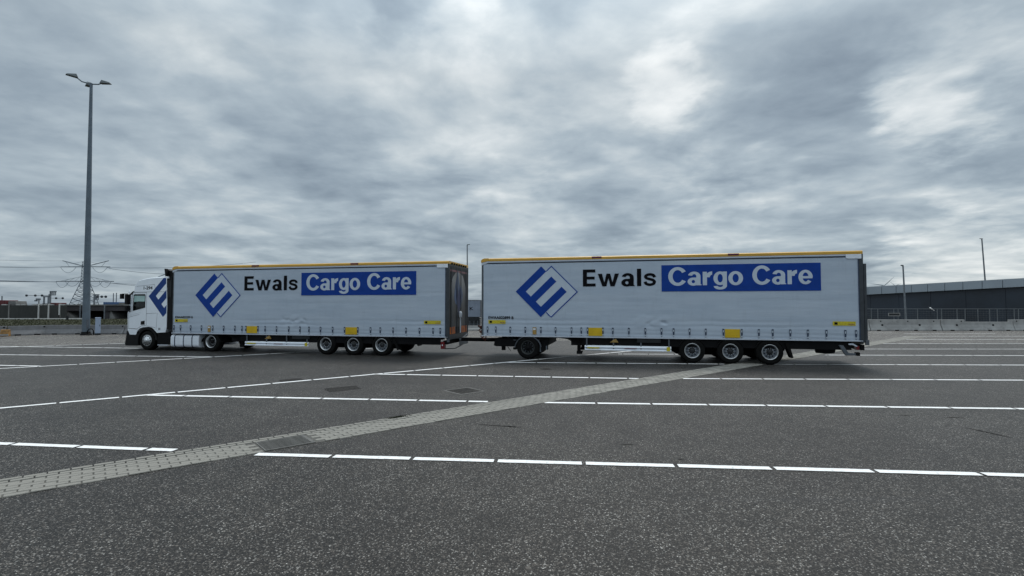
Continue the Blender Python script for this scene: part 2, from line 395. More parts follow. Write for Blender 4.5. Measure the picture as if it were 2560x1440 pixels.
# painted lines: centre point, heading, first gap (x), dash pitch start, growth per dash, x from, x to, paint width
LINES = [
 ((-6.06, 7.51), -6.87, -7.61, 1.13, 0.0, -9.2, -4.92, 0.125),
 ((1.57, 6.72), -5.06, -2.52, 1.145, 0.02, -3.63, 8.6, 0.125),
 ((-3.29, 11.32), -5.71, -5.42, 1.115, 0.0, -8.55, -0.53, 0.14),
 ((5.11, 10.65), -3.86, 1.82, 1.17, 0.014, 0.71, 12.5, 0.14),
 ((-0.19, 14.96), -6.88, -3.23, 1.105, 0.0, -4.3, 3.66, 0.14),
 ((9.69, 14.34), -1.85, 6.01, 1.18, 0.01, 4.92, 17.0, 0.14),
 ((3.88, 18.30), -3.93, 0.9, 1.09, 0.0, -0.2, 7.62, 0.14),
 ((13.84, 17.86), -1.53, 10.09, 1.18, 0.006, 8.94, 21.0, 0.14),
 ((8.0, 21.60), -2.6, 5.9, 1.1, 0.0, 4.6, 11.3, 0.14),
 ((17.0, 21.20), -1.6, 14.6, 1.2, 0.0, 13.3, 25.0, 0.14),
 ((22.0, 24.19), -0.3, 17.6, 1.2, 0.0, 16.6, 27.5, 0.13),
 ((25.0, 27.6), -0.2, 21.2, 1.2, 0.0, 20.4, 31.0, 0.13),
 ((28.0, 30.92), 0.0, 25.0, 1.2, 0.0, 24.2, 34.5, 0.13),
 ((30.0, 34.09), 0.0, 27.4, 1.2, 0.0, 26.6, 38.0, 0.13),
 ((33.0, 37.3), 0.0, 30.0, 1.2, 0.0, 29.2, 36.0, 0.14),
 ((28.5, 39.4), 0.0, 28.0, 1.2, 0.0, 27.2, 29.9, 0.14),
 ((-5.38, 14.47), 38.73, -9.83, 1.07, 0.0, -11.8, 7.2, 0.14),
 ((-14.58, 18.72), 37.76, -15.53, 1.05, 0.0, -18.6, -6.5, 0.14),
 ((-23.59, 26.5), 32.25, -23.0, 1.1, 0.0, -27.0, -18.5, 0.15),
 ((-17.6, 17.62), -8.0, -18.4, 1.1, 0.0, -20.5, -16.4, 0.14),
 ((-17.43, 21.05), -5.3, -20.0, 1.1, 0.0, -24.0, -12.3, 0.14),
 ((-21.29, 25.07), -8.0, -22.5, 1.1, 0.0, -27.0, -13.5, 0.14),
]
DASH = {}
for (cxy, ang, brk, pitch, grow, xa, xb, wd) in LINES:
    ln = bpy.data.objects.new('painted_line', None); COL.objects.link(ln); struct(ln)
    ca, sa = math.cos(R(ang)), math.sin(R(ang))
    ln.location = (cxy[0], cxy[1], 0.008); ln.rotation_euler = (0, 0, R(ang))
    s0, s1, sb = (xa - cxy[0]) / ca, (xb - cxy[0]) / ca, (brk - cxy[0]) / ca
    cuts = [sb]
    k = 0
    while cuts[-1] < s1: cuts.append(cuts[-1] + pitch + grow * k); k += 1
    while cuts[0] > s0: cuts.insert(0, cuts[0] - pitch)
    for a, b in zip(cuts[:-1], cuts[1:]):
        lo, hi = max(a + 0.027, s0), min(b - 0.027, s1)
        if hi - lo < 0.05: continue
        key = (round(hi - lo, 2), wd, random.randrange(3))
        if key not in DASH:
            rr = random.Random(str(key)); n = 10; L = hi - lo
            top = [(-L / 2 + L * i / n, wd / 2 + rr.uniform(-.004, .004), 0) for i in range(n + 1)]
            bot = [(-L / 2 + L * i / n, -wd / 2 + rr.uniform(-.004, .004), 0) for i in range(n + 1)]
            q = MB(); q.add(bot + top, [(i, i + 1, n + 2 + i, n + 1 + i) for i in range(n)])
            o = q.build('marking_dash', M['paint'], ln, recalc=False); DASH[key] = o.data
        else:
            o = bpy.data.objects.new('marking_dash', DASH[key]); COL.objects.link(o); o.parent = ln
        o.location = ((lo + hi) / 2, random.uniform(-.004, .004), 0)

# block paved gutter strip
SA = R(40.25); SE = Vector((math.cos(SA), math.sin(SA), 0)); SN = Vector((-math.sin(SA), math.cos(SA), 0))
S0 = Vector((-0.30, 10.60, 0)) - SE * 9.3          # centre line, starts left of the frame
SLEN, ROWS, RW, BL = 46.0, 8, 0.1, 0.222
strip = bpy.data.objects.new('paved_gutter', None); COL.objects.link(strip); struct(strip, 'structure', 'pale grey brick gutter strip crossing the yard diagonally')
strip.location = S0; strip.rotation_euler = (0, 0, SA)
b = MB(); hw = ROWS * RW / 2
yj = hw - 2 * RW + .004
b.add([(0, -hw, 0.003), (SLEN, -hw, 0.003), (SLEN, yj, 0.003), (0, yj, 0.003)], [(0, 1, 2, 3)])
b.build('joint_bed', M['joint2'], strip, recalc=False)
b = MB(); b.add([(0, yj, 0.003), (SLEN, yj, 0.003), (SLEN, hw + .03, 0.003), (0, hw + .03, 0.003)], [(0, 1, 2, 3)])
b.build('joint_bed', M['joint'], strip, recalc=False)
GR0, GR1, GRY0, GRY1 = 5.33 - 0.36 + 1.02, 5.33 + 0.36 + 1.02, -hw, hw - 2 * RW      # the drain grate takes rows 1 to 6
def local_strip(p): q = Vector((p[0], p[1], 0)) - S0; return q.dot(SE), q.dot(SN)
gx, gy = local_strip((-3.44, 7.72)); GR0, GR1 = gx - 0.36, gx + 0.36
brick_me = []
for k in range(3):
    rr = random.Random(k); q = MB(); l, w, h = BL - 0.010 - rr.uniform(0, .004), RW - 0.003 - rr.uniform(0, .002), 0.010
    e = 0.004
    q.add([(-l/2, -w/2, 0), (l/2, -w/2, 0), (l/2, w/2, 0), (-l/2, w/2, 0), (-l/2+e, -w/2+e, h), (l/2-e, -w/2+e, h), (l/2-e, w/2-e, h), (-l/2+e, w/2-e, h)],
          [(4, 5, 6, 7), (0, 1, 5, 4), (1, 2, 6, 5), (2, 3, 7, 6), (3, 0, 4, 7)])
    o = q.build('paving_brick', M['brick'], strip, recalc=False); brick_me.append(o.data); bpy.data.objects.remove(o)
allb = []
for r in range(ROWS):
    y = -hw + RW * (r + 0.5) + (0.016 if r == ROWS - 1 else (0.006 if r == ROWS - 2 else -0.004))
    for k in range(int(SLEN / BL)):
        x = BL * (k + 0.5 + 0.5 * (r % 2))
        if GR0 - 0.1 < x < GR1 + 0.1 and y < GRY1: continue
        wp = S0 + SE * x + SN * y
        vis = wp.y > 1 and abs(wp.x / wp.y) < 1.07
        allb.append((wp.y if vis else 1e3 + wp.y, x, y, vis))
allb.sort()
far = MB()
for i, (d, x, y, vis) in enumerate(allb):
    dz = random.uniform(-0.003, 0.003); me = random.choice(brick_me); rz = random.uniform(-.012, .012)
    if i < 300:
        o = bpy.data.objects.new('paving_brick', me); COL.objects.link(o); o.parent = strip
        if y > hw - 2 * RW: o.scale = (1, .80, 1)
        o.location = (x, y, 0.003 + dz); o.rotation_euler = (random.uniform(-.012, .012), random.uniform(-.006, .006), rz)
    elif d < 1e3:
        far.add([(v.co.x + x, v.co.y + y, v.co.z + 0.003 + dz) for v in me.vertices], [tuple(p.vertices) for p in me.polygons])
struct(far.build('distant_paving_brick', M['brick'], strip, recalc=False), 'stuff')

# drain grate in the gutter
gt = thing('drain_grate', 'dark iron drain grate with long bars set in the brick gutter', 'drain', S0 + SE * gx + SN * ((GRY0 + GRY1) / 2), SA)
gl, gw = 0.36, (GRY1 - GRY0) / 2 - 0.01
q = MB(); q.add([(-gl, -gw, 0.004), (gl, -gw, 0.004), (gl, gw, 0.004), (-gl, gw, 0.004)], [(0, 1, 2, 3)]); q.build('pit', M['hole'], gt, recalc=False)
q = MB()
q.box(-gl, gl, -gw, -gw + .02, .0045, .014).box(-gl, gl, gw - .02, gw, .0045, .014).box(-gl, -gl + .02, -gw + .02, gw - .02, .0045, .0135).box(gl - .05, gl, -gw + .02, gw - .02, .0045, .0135)
q.build('frame', [M['iron']], gt)
bar0 = MB().box(-gl + .02, gl - .05, -.015, .015, .006, .013).build('bar', M['iron'], gt)
nb = 8
for k in range(nb):
    y = -gw + .02 + (2 * gw - .04) * (k + .5) / nb
    if k == 0: bar0.location = (0, y, 0)
    else: dup(bar0, gt, (0, y, 0))

# repaired squares in the asphalt
def patch(cx, cy, sx, sy, ang, rough=0.05):
    rr = random.Random(cx); pts = []
    for (a, bb) in ((-1, -1), (0, -1), (1, -1), (1, 0), (1, 1), (0, 1), (-1, 1), (-1, 0)):
        x, y = a * sx / 2 + rr.uniform(-rough, rough), bb * sy / 2 + rr.uniform(-rough, rough)
        pts.append((cx + x * math.cos(R(ang)) - y * math.sin(R(ang)), cy + x * math.sin(R(ang)) + y * math.cos(R(ang))))
    return pts
quad_sheet('asphalt_patch', patch(-4.32, 12.78, 0.78, 0.62, 35), M['patch'], 0.004, label='dark repaired patch in the asphalt left of the square one')
quad_sheet('asphalt_patch', patch(-6.25, 14.2, 0.62, 0.52, 35), M['patch'], 0.004, label='dark repaired patch touching the diagonal painted line')
quad_sheet('asphalt_patch', patch(1.13, 16.68, 0.36, 0.34, 40, .02), M['patch'], 0.004, label='small dark repaired patch in front of the dolly wheel')
pc = thing('inspection_cover', 'dark square inspection cover lying flush in the asphalt', 'cover', (-1.18, 12.45, 0), R(41))
MB().add([(-.38, -.38, .004), (.38, -.38, .004), (.38, .38, .004), (-.38, .38, .004)], [(0, 1, 2, 3)]).build('surround', M['iron'], pc, recalc=False)
MB().box(-.31, .31, -.31, .31, .004, .009).build('lid', M['patch'], pc)

# short black tyre marks
for (x0, y0, x1, y1, w) in ((2305, 969.5, 2337, 971, .05), (2234, 1037.5, 2291, 1039.5, .035), (2354, 1043, 2415, 1045, .05), (2400, 1066, 2540, 1097, .06), (1266, 1067, 1291, 1066, .07), (1550, 1112, 1588, 1112.5, .05), (1690, 1148, 1712, 1150, .03), (1180, 1060, 1330, 1071, .05)):
    p, q_ = [Vector((v.x * EYE / (EYE - v.z), v.y * EYE / (EYE - v.z), 0)) for v in (at(x0, y0, 10), at(x1, y1, 10))]
    d = (q_ - p).normalized(); n_ = Vector((-d.y, d.x, 0)); m_ = (p + q_) / 2
    quad_sheet('tyre_mark', [(v.x, v.y) for v in (p, m_ - n_ * w * .5, q_, m_ + n_ * w * .5)], M['patch'], 0.005, label='short black tyre mark on the asphalt')

# moss by the gutter
mo = MB(); mx_, my_ = local_strip((-2.2, 9.56))
for i in range(420):
    u = random.gauss(0, .11); v = random.gauss(0, .035); p = S0 + SE * (mx_ + u) + SN * (hw - 0.04 + v)
    a = random.uniform(0, PI); h = random.uniform(.01, .035); w = random.uniform(.006, .014)
    mo.add([(p.x - w * math.cos(a), p.y - w * math.sin(a), .004), (p.x + w * math.cos(a), p.y + w * math.sin(a), .004), (p.x + random.uniform(-.01, .01), p.y, h)], [(0, 1, 2)])
struct(mo.build('moss', M['moss'], recalc=False), 'stuff', 'dark moss and weeds on the edge of the brick gutter')

# ------------------------------------------------------------------ lettering
def text_mesh(body, bold=0.0, spacing=1.0):
    cu = bpy.data.curves.new('t', 'FONT'); cu.body = body; cu.size = 1.0; cu.offset = bold; cu.space_character = spacing; cu.resolution_u = 6
    ob = bpy.data.objects.new('t', cu); COL.objects.link(ob)
    me = bpy.data.meshes.new_from_object(ob.evaluated_get(bpy.context.evaluated_depsgraph_get()))
    vs = [(v.co.x, v.co.y) for v in me.vertices]; fs = [tuple(p.vertices) for p in me.polygons]
    bpy.data.objects.remove(ob); bpy.data.curves.remove(cu); bpy.data.meshes.remove(me)
    return vs, fs
def ring(cx, cz, rx, rz, tx, tz, a0, a1, n=36):
    n = max(6, int(n * abs(a1 - a0) / 360)); out = []
    A = [R(a0 + (a1 - a0) * i / n) for i in range(n + 1)]
    P = lambda k, a: (cx + (rx - tx * k) * math.cos(a), cz + (rz - tz * k) * math.sin(a))
    return [[P(0, A[i]), P(0, A[i + 1]), P(1, A[i + 1]), P(1, A[i])] for i in range(n)]
def stroke(pts, w):
    # smooth the path, then offset both ways
    for _ in range(3):
        q = [pts[0]]
        for a, b in zip(pts[:-1], pts[1:]): q += [(a[0] * .75 + b[0] * .25, a[1] * .75 + b[1] * .25), (a[0] * .25 + b[0] * .75, a[1] * .25 + b[1] * .75)]
        pts = q + [pts[-1]]
    L, Rr = [], []
    for i, p in enumerate(pts):
        a, b = pts[max(i - 1, 0)], pts[min(i + 1, len(pts) - 1)]; dx, dz = b[0] - a[0], b[1] - a[1]; l = math.hypot(dx, dz) or 1
        L.append((p[0] - dz / l * w / 2, p[1] + dx / l * w / 2)); Rr.append((p[0] + dz / l * w / 2, p[1] - dx / l * w / 2))
    return [[L[i], L[i + 1], Rr[i + 1], Rr[i]] for i in range(len(pts) - 1)]
def rect(x0, x1, z0, z1): return [[(x0, z0), (x1, z0), (x1, z1), (x0, z1)]]
S_PATH = [(.515, .50), (.46, .63), (.30, .675), (.14, .63), (.08, .535), (.14, .44), (.30, .395), (.46, .335), (.515, .225), (.45, .11), (.29, .065), (.12, .11), (.065, .25)]
GLYPH = {   # bold grotesque letters, cap height 1: width and layers of flat pieces
 'E': (.62, [rect(0, .20, 0, 1) + rect(.20, .62, 0, .175) + rect(.20, .575, .415, .58) + rect(.20, .61, .825, 1)]),
 'w': (1.02, [[[(0, .74), (.20, .74), (.315, .22), (.215, 0)], [(.215, 0), (.315, .22), (.41, 0)], [(.315, .22), (.42, .74), (.51, .48), (.41, 0)], [(.42, .74), (.60, .74), (.51, .48)], [(.60, .74), (.705, .22), (.61, 0), (.51, .48)], [(.705, .22), (.805, 0), (.61, 0)], [(.705, .22), (.82, .74), (1.02, .74), (.805, 0)]]]),
 'a': (.63, [ring(.305, .505, .285, .255, .19, .145, 0, 168), rect(.40, .59, 0, .51) + rect(.59, .63, 0, .05), ring(.262, .205, .262, .225, .185, .135, 0, 360), rect(.30, .45, .30, .43)]),
 'l': (.20, [rect(0, .20, 0, 1)]),
 's': (.58, [stroke(S_PATH, .15)]),
 'C': (.83, [ring(.44, .5, .44, .525, .205, .17, 32, 328)]),
 'r': (.42, [rect(0, .19, 0, .74), ring(.42, .43, .30, .325, .20, .185, 88, 178)]),
 'g': (.60, [ring(.30, .375, .30, .375, .185, .145, 0, 360), rect(.415, .60, -.03, .74), ring(.30, -.03, .30, .215, .185, .14, 188, 360)]),
 'o': (.65, [ring(.325, .37, .325, .385, .19, .15, 0, 360)]),
 'e': (.63, [ring(.315, .37, .315, .385, .185, .145, 0, 322), rect(.12, .62, .30, .42)]),
}
def sign_letters(name, body, x0, x1, zb, cap, y, m, parent, tr=.07):
    W = sum(GLYPH[c][0] for c in body); st = ((x1 - x0) / cap - tr * (len(body) - 1)) / W
    b = MB(); x = x0
    for c in body:
        w, layers = GLYPH[c]
        for k, lay in enumerate(layers):
            for pc in lay: b.add([(x + p[0] * st * cap, y - k * .0006, zb + p[1] * cap) for p in pc], [tuple(range(len(pc)))])
        x += (w * st + tr) * cap
    o = b.build(name, m, parent, recalc=False)
    fl = bmesh.new(); fl.from_mesh(o.data)
    for f in fl.faces:
        f.normal_update()
        if f.normal.y > 0: f.normal_flip()
    fl.to_mesh(o.data); fl.free()
    return o
def letters(name, body, x0, x1, zb, cap, y, m, parent, bold=0.0, spacing=1.0, extra=None):
    vs, fs = text_mesh(body, bold, spacing)
    ce, _ = text_mesh('E', bold)
    lo, hi = min(v[0] for v in vs), max(v[0] for v in vs); c0, c1 = min(v[1] for v in ce), max(v[1] for v in ce)
    b = MB()
    b.add([(x0 + (v[0] - lo) / (hi - lo) * (x1 - x0), y, zb + (v[1] - c0) / (c1 - c0) * cap) for v in vs], fs)
    o = b.build(name, m, parent, recalc=False)
    s = sum(p.normal.y * p.area for p in o.data.polygons)
    if s > 0: o.data.flip_normals()
    return o

def clip(poly, f):
    """keep the part of the polygon where f(p) <= 0"""
    out = []
    for i in range(len(poly)):
        a, b = poly[i], poly[(i + 1) % len(poly)]; fa, fb = f(a), f(b)
        if fa <= 0: out.append(a)
        if (fa < 0 < fb) or (fb < 0 < fa):
            t = fa / (fa - fb); out.append((a[0] + (b[0] - a[0]) * t, a[1] + (b[1] - a[1]) * t))
    return out

# ------------------------------------------------------------------ wheels
def wheel_meshes(style):
    ty = MB(); r, w = 0.45, 0.36
    ty.lathe([(0.26, -w/2 + .03), (0.29, -w/2 + .005), (0.36, -w/2), (0.42, -w/2 + .012), (r - .008, -w/2 + .035), (r, -w/2 + .06),
              (r, -.06), (r - .012, -.055), (r - .012, -.04), (r, -.035), (r, .035), (r - .012, .04), (r - .012, .055), (r, .06),
              (r, w/2 - .06), (r - .008, w/2 - .035), (0.42, w/2 - .012), (0.36, w/2), (0.26, w/2 - .03)], 40)
    rm = MB()
    if style == 'front':       # bright alloy, bulging
        rm.lathe([(.268, -w/2 + .01), (.262, -w/2 - .004), (.235, -w/2 + .012), (.20, -w/2 - .005), (.15, -w/2 - .045), (.12, -w/2 - .06), (.10, -w/2 - .06), (.095, -w/2 - .09), (.06, -w/2 - .10), (.0, -w/2 - .10)], 36)
        for k in range(10):
            a = 2 * PI * k / 10; c = (.205 * math.cos(a), 0, .205 * math.sin(a))
            rm.lathe([(.03, -w/2 - .002), (.026, -w/2 - .012), (.0, -w/2 - .012)], 8, 1, c)
    else:
        big = style == 'trailer'; dep = .10 if style != 'drive' else .15
        rm.lathe([(.272, -w/2 + .012), (.276, -w/2 - .006), (.258, -w/2 - .002), (.245, -w/2 + .02), (.225, -w/2 + dep * .5), (.212, -w/2 + dep)], 36)
        rm.lathe([(.212, -w/2 + dep), (.15, -w/2 + dep - .02), (.125, -w/2 + dep - .03)], 36, 2 if style != 'trailer' else 3)
        rm.lathe([(.125, -w/2 + dep - .03), (.09, -w/2 + dep - .03), (.085, -w/2 + dep - .09), (.065, -w/2 + dep - .11), (.0, -w/2 + dep - .11)], 24, 2)
        for k in range(10):
            a = 2 * PI * (k + .5) / 10
            rm.lathe([(.024, -w/2 + dep - .012), (.018, -w/2 + dep - .024), (0, -w/2 + dep - .024)], 8, 1, (.18 * math.cos(a), 0, .18 * math.sin(a)))
        for k in range(10):
            a = 2 * PI * k / 10
            rm.lathe([(.013, -w/2 + dep - .03), (.012, -w/2 + dep - .055), (0, -w/2 + dep - .055)], 6, 0, (.118 * math.cos(a), 0, .118 * math.sin(a)))
    rm.lathe([(.26, w/2 - .03), (.2, w/2 - .1), (0, w/2 - .1)], 24, 2)
    rm.lathe([(.26, -w/2 + .16), (0, -w/2 + .16)], 24, 1)
    return ty, rm
WH = {}
def wheel(style, parent, x, y, z, flip=False):
    if style not in WH:
        ty, rm = wheel_meshes(style)
        mats = {'front': [M['alloy'], M['hole'], M['darkgrey']], 'trailer': [M['alloy'], M['hole'], M['darkgrey'], M['disc']], 'drive': [M['alloy'], M['hole'], M['black']], 'dolly': [M['darkrim'], M['greysteel'], M['black']]}[style]
        a = ty.build('tyre', M['rubber']); b_ = rm.build('rim', mats)
        WH[style] = (a.data, b_.data); bpy.data.objects.remove(a); bpy.data.objects.remove(b_)
    w = part_empty('wheel', parent, (x, y, z), PI if flip else 0)
    for nm, me in zip(('tyre', 'rim'), WH[style]):
        o = bpy.data.objects.new(nm, me); COL.objects.link(o); o.parent = w
    return w

# ------------------------------------------------------------------ trailers
YAW = 0.2243
TD = Vector((math.cos(YAW), -math.sin(YAW), 0)); TNV = Vector((math.sin(YAW), math.cos(YAW), 0))
T1 = Vector((-15.87, 23.35, 0)); T2 = Vector((-1.235, 20.19, 0))
HW = 1.275
def loc_to_root(T): return T + TNV * HW

def noise1(x, seed=0):
    return math.sin(x * 1.7 + seed) * .5 + math.sin(x * 4.1 + seed * 2.3) * .3 + math.sin(x * 9.7 + seed * 1.1) * .2

def curtain_mesh(L, z0, z1, bx, crease, seed):
    nx, nz = 272, 64
    x0, x1 = 0.05, L - 0.1
    b = MB(); vs = []
    rr = random.Random(seed)
    blobs = [(crease + rr.uniform(-.55, .6), z0 + .55 + rr.uniform(-.12, .16), rr.uniform(.05, .13), rr.uniform(.04, .12), rr.choice((-1, 1)) * rr.uniform(.6, 1)) for _ in range(16)]
    for j in range(nz + 1):
        z = z0 + (z1 - z0) * (j / nz) ** 1.25; h = z - z0
        for i in range(nx + 1):
            x = x0 + (x1 - x0) * i / nx
            d = 0.008 + .004 * noise1(x * .8 + z * .7, seed)
            # horizontal weld seams and folds
            for zz, a, wd in ((z0 + .42, .014, .04), (z0 + .60, .012, .05), (z0 + 1.75, .006, .05), (z0 + 1.35, .005, .08), (z0 + 2.3, .003, .1)):
                a *= .55 + .45 * math.sin(x * .9 + zz * 5 + seed)
                d += a * math.exp(-((z - zz - .02 * noise1(x, seed + zz)) / wd) ** 2)
            # puckers drawn in by every strap
            if h < .45:
                near = min(abs(x - q) for q in bx)
                f = math.exp(-(near / .09) ** 2)
                d += (.014 * (1 - f) * math.sin(min(1, (.45 - h) / .35) * PI * .5) + .005 * math.sin(h * 42 + x * .6)) * (1 - h / .45)
            for (cx, cz, sx, sz, am) in blobs:
                e = ((x - cx + (z - cz) * am) / sx) ** 2 + ((z - cz) / sz) ** 2
                if e < 6: d += .03 * am * math.exp(-e)
            vs.append((x, -HW + max(0.001, d), z))
    n = nx + 1
    b.add(vs, [(j * n + i, j * n + i + 1, (j + 1) * n + i + 1, (j + 1) * n + i) for j in range(nz) for i in range(nx)], 0, True)
    return b

BUCK = None
def trailer(T, z0, zt, wheels, buckles, P, label, wheel_z):
    """z0 lower edge, zt roof height, P places of the printed and small things"""
    L = 13.62
    t = thing('curtain_trailer', label, 'trailer', loc_to_root(T), -YAW, 'curtain sided trailers of the road train')
    zc = zt - 0.235                                   # top of the curtain
    # load floor, far side, front wall, roof
    q = MB()
    q.box(.03, L - .06, -HW + .06, HW - .03, z0 + .03, z0 + .16)
    q.build('load_floor', M['darkgrey'], t)
    q = MB(); q.box(.05, L - .1, HW - .03, HW, z0 + .05, zc); q.build('far_curtain', M['curtain'], t)
    q = MB(); q.box(0.0, .05, -HW + .02, HW - .02, z0, zt - .12); q.build('front_wall', M['darkgrey'], t, .01)
    q = MB()
    q.box(.035, .085, -HW + .0005, -HW + .06, z0, zc + .08)
    q.build('corner_post', M['greysteel'], t, .004)
    # curtain
    curtain_mesh(L, z0 + .05, zc, buckles, P['crease'], int(T.x * 7)).build('curtain', M['curtain'], t, recalc=False)
    cu = [o for o in t.children if o.name.startswith('curtain')][-1]
    if cu.data.polygons[100].normal.y > 0: cu.data.flip_normals()
    # bottom rail
    q = MB(); q.box(.0, L - .02, -HW - .004, -HW + .05, z0, z0 + .045); q.build('bottom_rail', M['alu'], t, .006)
    # upper rail: grey profile and a dark seal under it
    q = MB(); q.box(.06, L - .02, -HW - .006, -HW + .05, zt - .185, zt - .126); q.build('upper_rail', M['alu'], t, .006)
    q = MB(); q.box(.12, L - .1, -HW - .003, -HW + .04, zt - .215, zt - .186); q.build('rail_seal', M['strap'], t)
    # amber roof tarpaulin with rounded front cap
    q = MB()
    prof = [(-HW - .012, zt - .124), (-HW - .014, zt - .035), (-HW + .03, zt - .004), (-HW + .12, zt), (HW - .12, zt), (HW - .03, zt - .004), (HW + .014, zt - .035), (HW + .012, zt - .124)]
    q.prism_x(prof[::-1], .30, L + .02)
    q.build('roof', M['roofy'], t, .004)
    q = MB()
    q.prism([(.298, zt - .115), (.298, zt + .003), (.12, zt + .002), (.03, zt - .03), (-.02, zt - .085), (-.02, zt - .175), (.06, zt - .165)], -HW - .016, HW + .016)
    q.build('roof_cap', M['roofy'], t, .012)
    q = MB(); q.prism([(.0, zt - .29), (.0, zt - .178), (.10, zt - .166), (.30, zt - .185), (.14, zt - .23)], -HW - .004, -HW + .05); q.build('corner_gusset', M['alu'], t)
    for x in P['markers']:
        q = MB(); q.box(x, x + .37, -HW - .024, -HW + .02, zt - .085, zt - .02); q.build('roof_marker', M['marker'], t)
    q = MB(); q.prism([(L - .50, zt - .135), (L - .02, zt - .13), (L - .02, zt - .29), (L - .47, zt - .28), (L - .50, zt - .22)], -HW - .02, -HW + .05); q.build('rear_corner_cap', M['cream'], t, .01)
    # strap buckles
    global BUCK
    if BUCK is None:
        q = MB()
        q.box(-.016, .016, -.006, .0, -.135, .0, 0)
        q.box(-.028, .028, -.016, -.001, .02, .045, 0).box(-.028, -.018, -.016, -.001, -.03, .02, 0).box(.018, .028, -.016, -.001, -.03, .02, 0)
        q.box(-.024, .024, -.018, -.001, -.085, -.030, 0)
        q.box(-.016, .016, -.013, -.002, -.026, .018, 1)
        q.box(-.02, .02, -.016, -.001, -.125, -.100, 1)
        o = q.build('buckle', [M['strap'], M['buckle']]); BUCK = o.data; bpy.data.objects.remove(o)
    for x in buckles:
        o = bpy.data.objects.new('strap_buckle', BUCK); COL.objects.link(o); o.parent = t
        o.location = (x, -HW - .001, z0 + .315); o.scale = (1.1, 1, 1.75)
    # blue logo: an E standing on its corner with a thin offset outline
    (lx, lz), (bx_, bz), (tx, tz) = P['logo']
    s = (bx_ - lx, bz - lz); a = (tx - lx, tz - lz)
    def lp(al, be): return (lx + al * s[0] + be * a[0], lz + al * s[1] + be * a[1])
    q = MB(); yq0, yq1 = -HW - .006, -HW - .001
    q.prism([lp(0, 0), lp(1, 0), lp(1, .205), lp(0, .205)], yq0, yq1)
    for al in (0, .4, .8): q.prism([lp(al, .2051), lp(al + .2, .2051), lp(al + .2, 1), lp(al, 1)], yq0, yq1)
    e = .013
    for A, B in (((.2, 1.0), (.2, 1.2)), ((.2, 1.2), (1.2, 1.2)), ((1.2, 1.2), (1.2, .2)), ((1.2, .2), (1.0, .2))):
        if A[0] == B[0]: sg = [(A[0] - e, A[1]), (A[0] + e, A[1]), (B[0] + e, B[1]), (B[0] - e, B[1])]
        else: sg = [(A[0] - e, A[1] - e), (A[0] - e, A[1] + e), (B[0] + e, B[1] + e), (B[0] + e, B[1] - e)]
        q.prism([lp(*p) for p in sg], yq0 + (.001 if A[0] == B[0] else 0), yq1)
    q.build('logo', M['logo'], t)
    # gaps of the logo are printed in a paler tone
    q = MB()
    q.prism([lp(.2, .2), lp(1.2, .2), lp(1.2, 1.2), lp(.2, 1.2)], -HW - .002, -HW + .001)
    q.build('logo_ground', M['logoground'], t)
    w0, w1, wb, cap = P['ewals']
    sign_letters('lettering', 'Ewals', w0, w1, wb, cap, -HW - .003, M['ink'], t, .13)
    x0, x1, za, zb = P['box']
    q = MB(); q.prism([(x0, za), (x1, za), (x1, zb), (x0, zb)], -HW - .006, -HW - .001); q.build('name_panel', M['logo'], t)
    for body, (c0, c1, base, cp) in P['cargo']:
        sign_letters('lettering', body, c0, c1, base, cp, -HW - .009, M['paleprint'], t)
    i0, i1, ib, icap = P['id']
    letters('lettering', P['idtext'], i0, i1, ib, icap, -HW - .003, M['ink'], t, .03, 1.0)
    for (x0, x1, za, zb) in P['stickers']:
        q = MB(); q.box(x0, x1, -HW - .005, -HW - .001, za, zb)
        q.box(x0 + .05, x0 + .15, -HW - .007, -HW - .0045, za + .03, zb - .03, 1).box(x1 - .22, x1 - .03, -HW - .007, -HW - .0045, za + .025, za + .07, 2)
        q.build('sticker', [M['sticker'], M['ink'], M['brownplate']], t)
    for (x0, x1) in P['yellow']:
        q = MB(); q.prism([(x0, z0 + .075), (x1, z0 + .075), (x1, z0 + .385), (x0, z0 + .385)], -HW - .014, -HW - .001)
        q.box(x0, x1, -HW - .018, -HW - .013, z0 + .17, z0 + .185)
        q.build('yellow_panel', M['yellow'], t, .004)
    q = MB(); q.box(P['plate'], P['plate'] + .15, -HW - .008, -HW - .001, z0 + .10, z0 + .38, 0).box(P['plate'] + .02, P['plate'] + .12, -HW - .011, -HW - .007, z0 + .28, z0 + .34, 1)
    q.build('warning_plate', [M['brownplate'], M['cream']], t)
    # rear frame
    q = MB()
    for y in (-HW - .004, HW - .09): q.box(L - .10, L + .03, y, y + .094, z0 - .04, zt - .115)
    q.box(L - .08, L + .02, -HW + .09, HW - .09, zt - .21, zt - .115); q.box(L - .1, L + .03, -HW + .09, HW - .09, z0 - .09, z0 + .1)
    q.build('rear_frame', M['frame'], t, .006)
    q = MB(); q.box(L - .13, L - .105, -HW - .012, -HW + .03, z0 + .05, zc - .06); q.build('curtain_pole', M['strap'], t)
    # chassis
    q = MB()
    for y in (-.65, .65):
        q.prism([(P['neck'], z0 + .02), (L - .4, z0 + .02), (L - .4, z0 - .12), (11.6, z0 - .2), (P['neck'] + .75, z0 - .26), (P['neck'] + .45, z0 - .14)], y - .07, y + .07)
        q.box(1.0, P['neck'] + .3, y - .07, y + .07, z0 - .06, z0 + .03)
    for k in range(9):
        x = P['neck'] + .9 + k * 1.05; q.box(x, x + .08, -HW + .1, HW - .1, z0 - .10, z0 + .03)
    q.build('chassis', M['black'], t)
    q = MB(); q.box(P['neck'] + .5, L - .35, -HW + .08, -HW + .11, z0 - .30, z0 - .005); q.build('side_valance', M['black'], t)
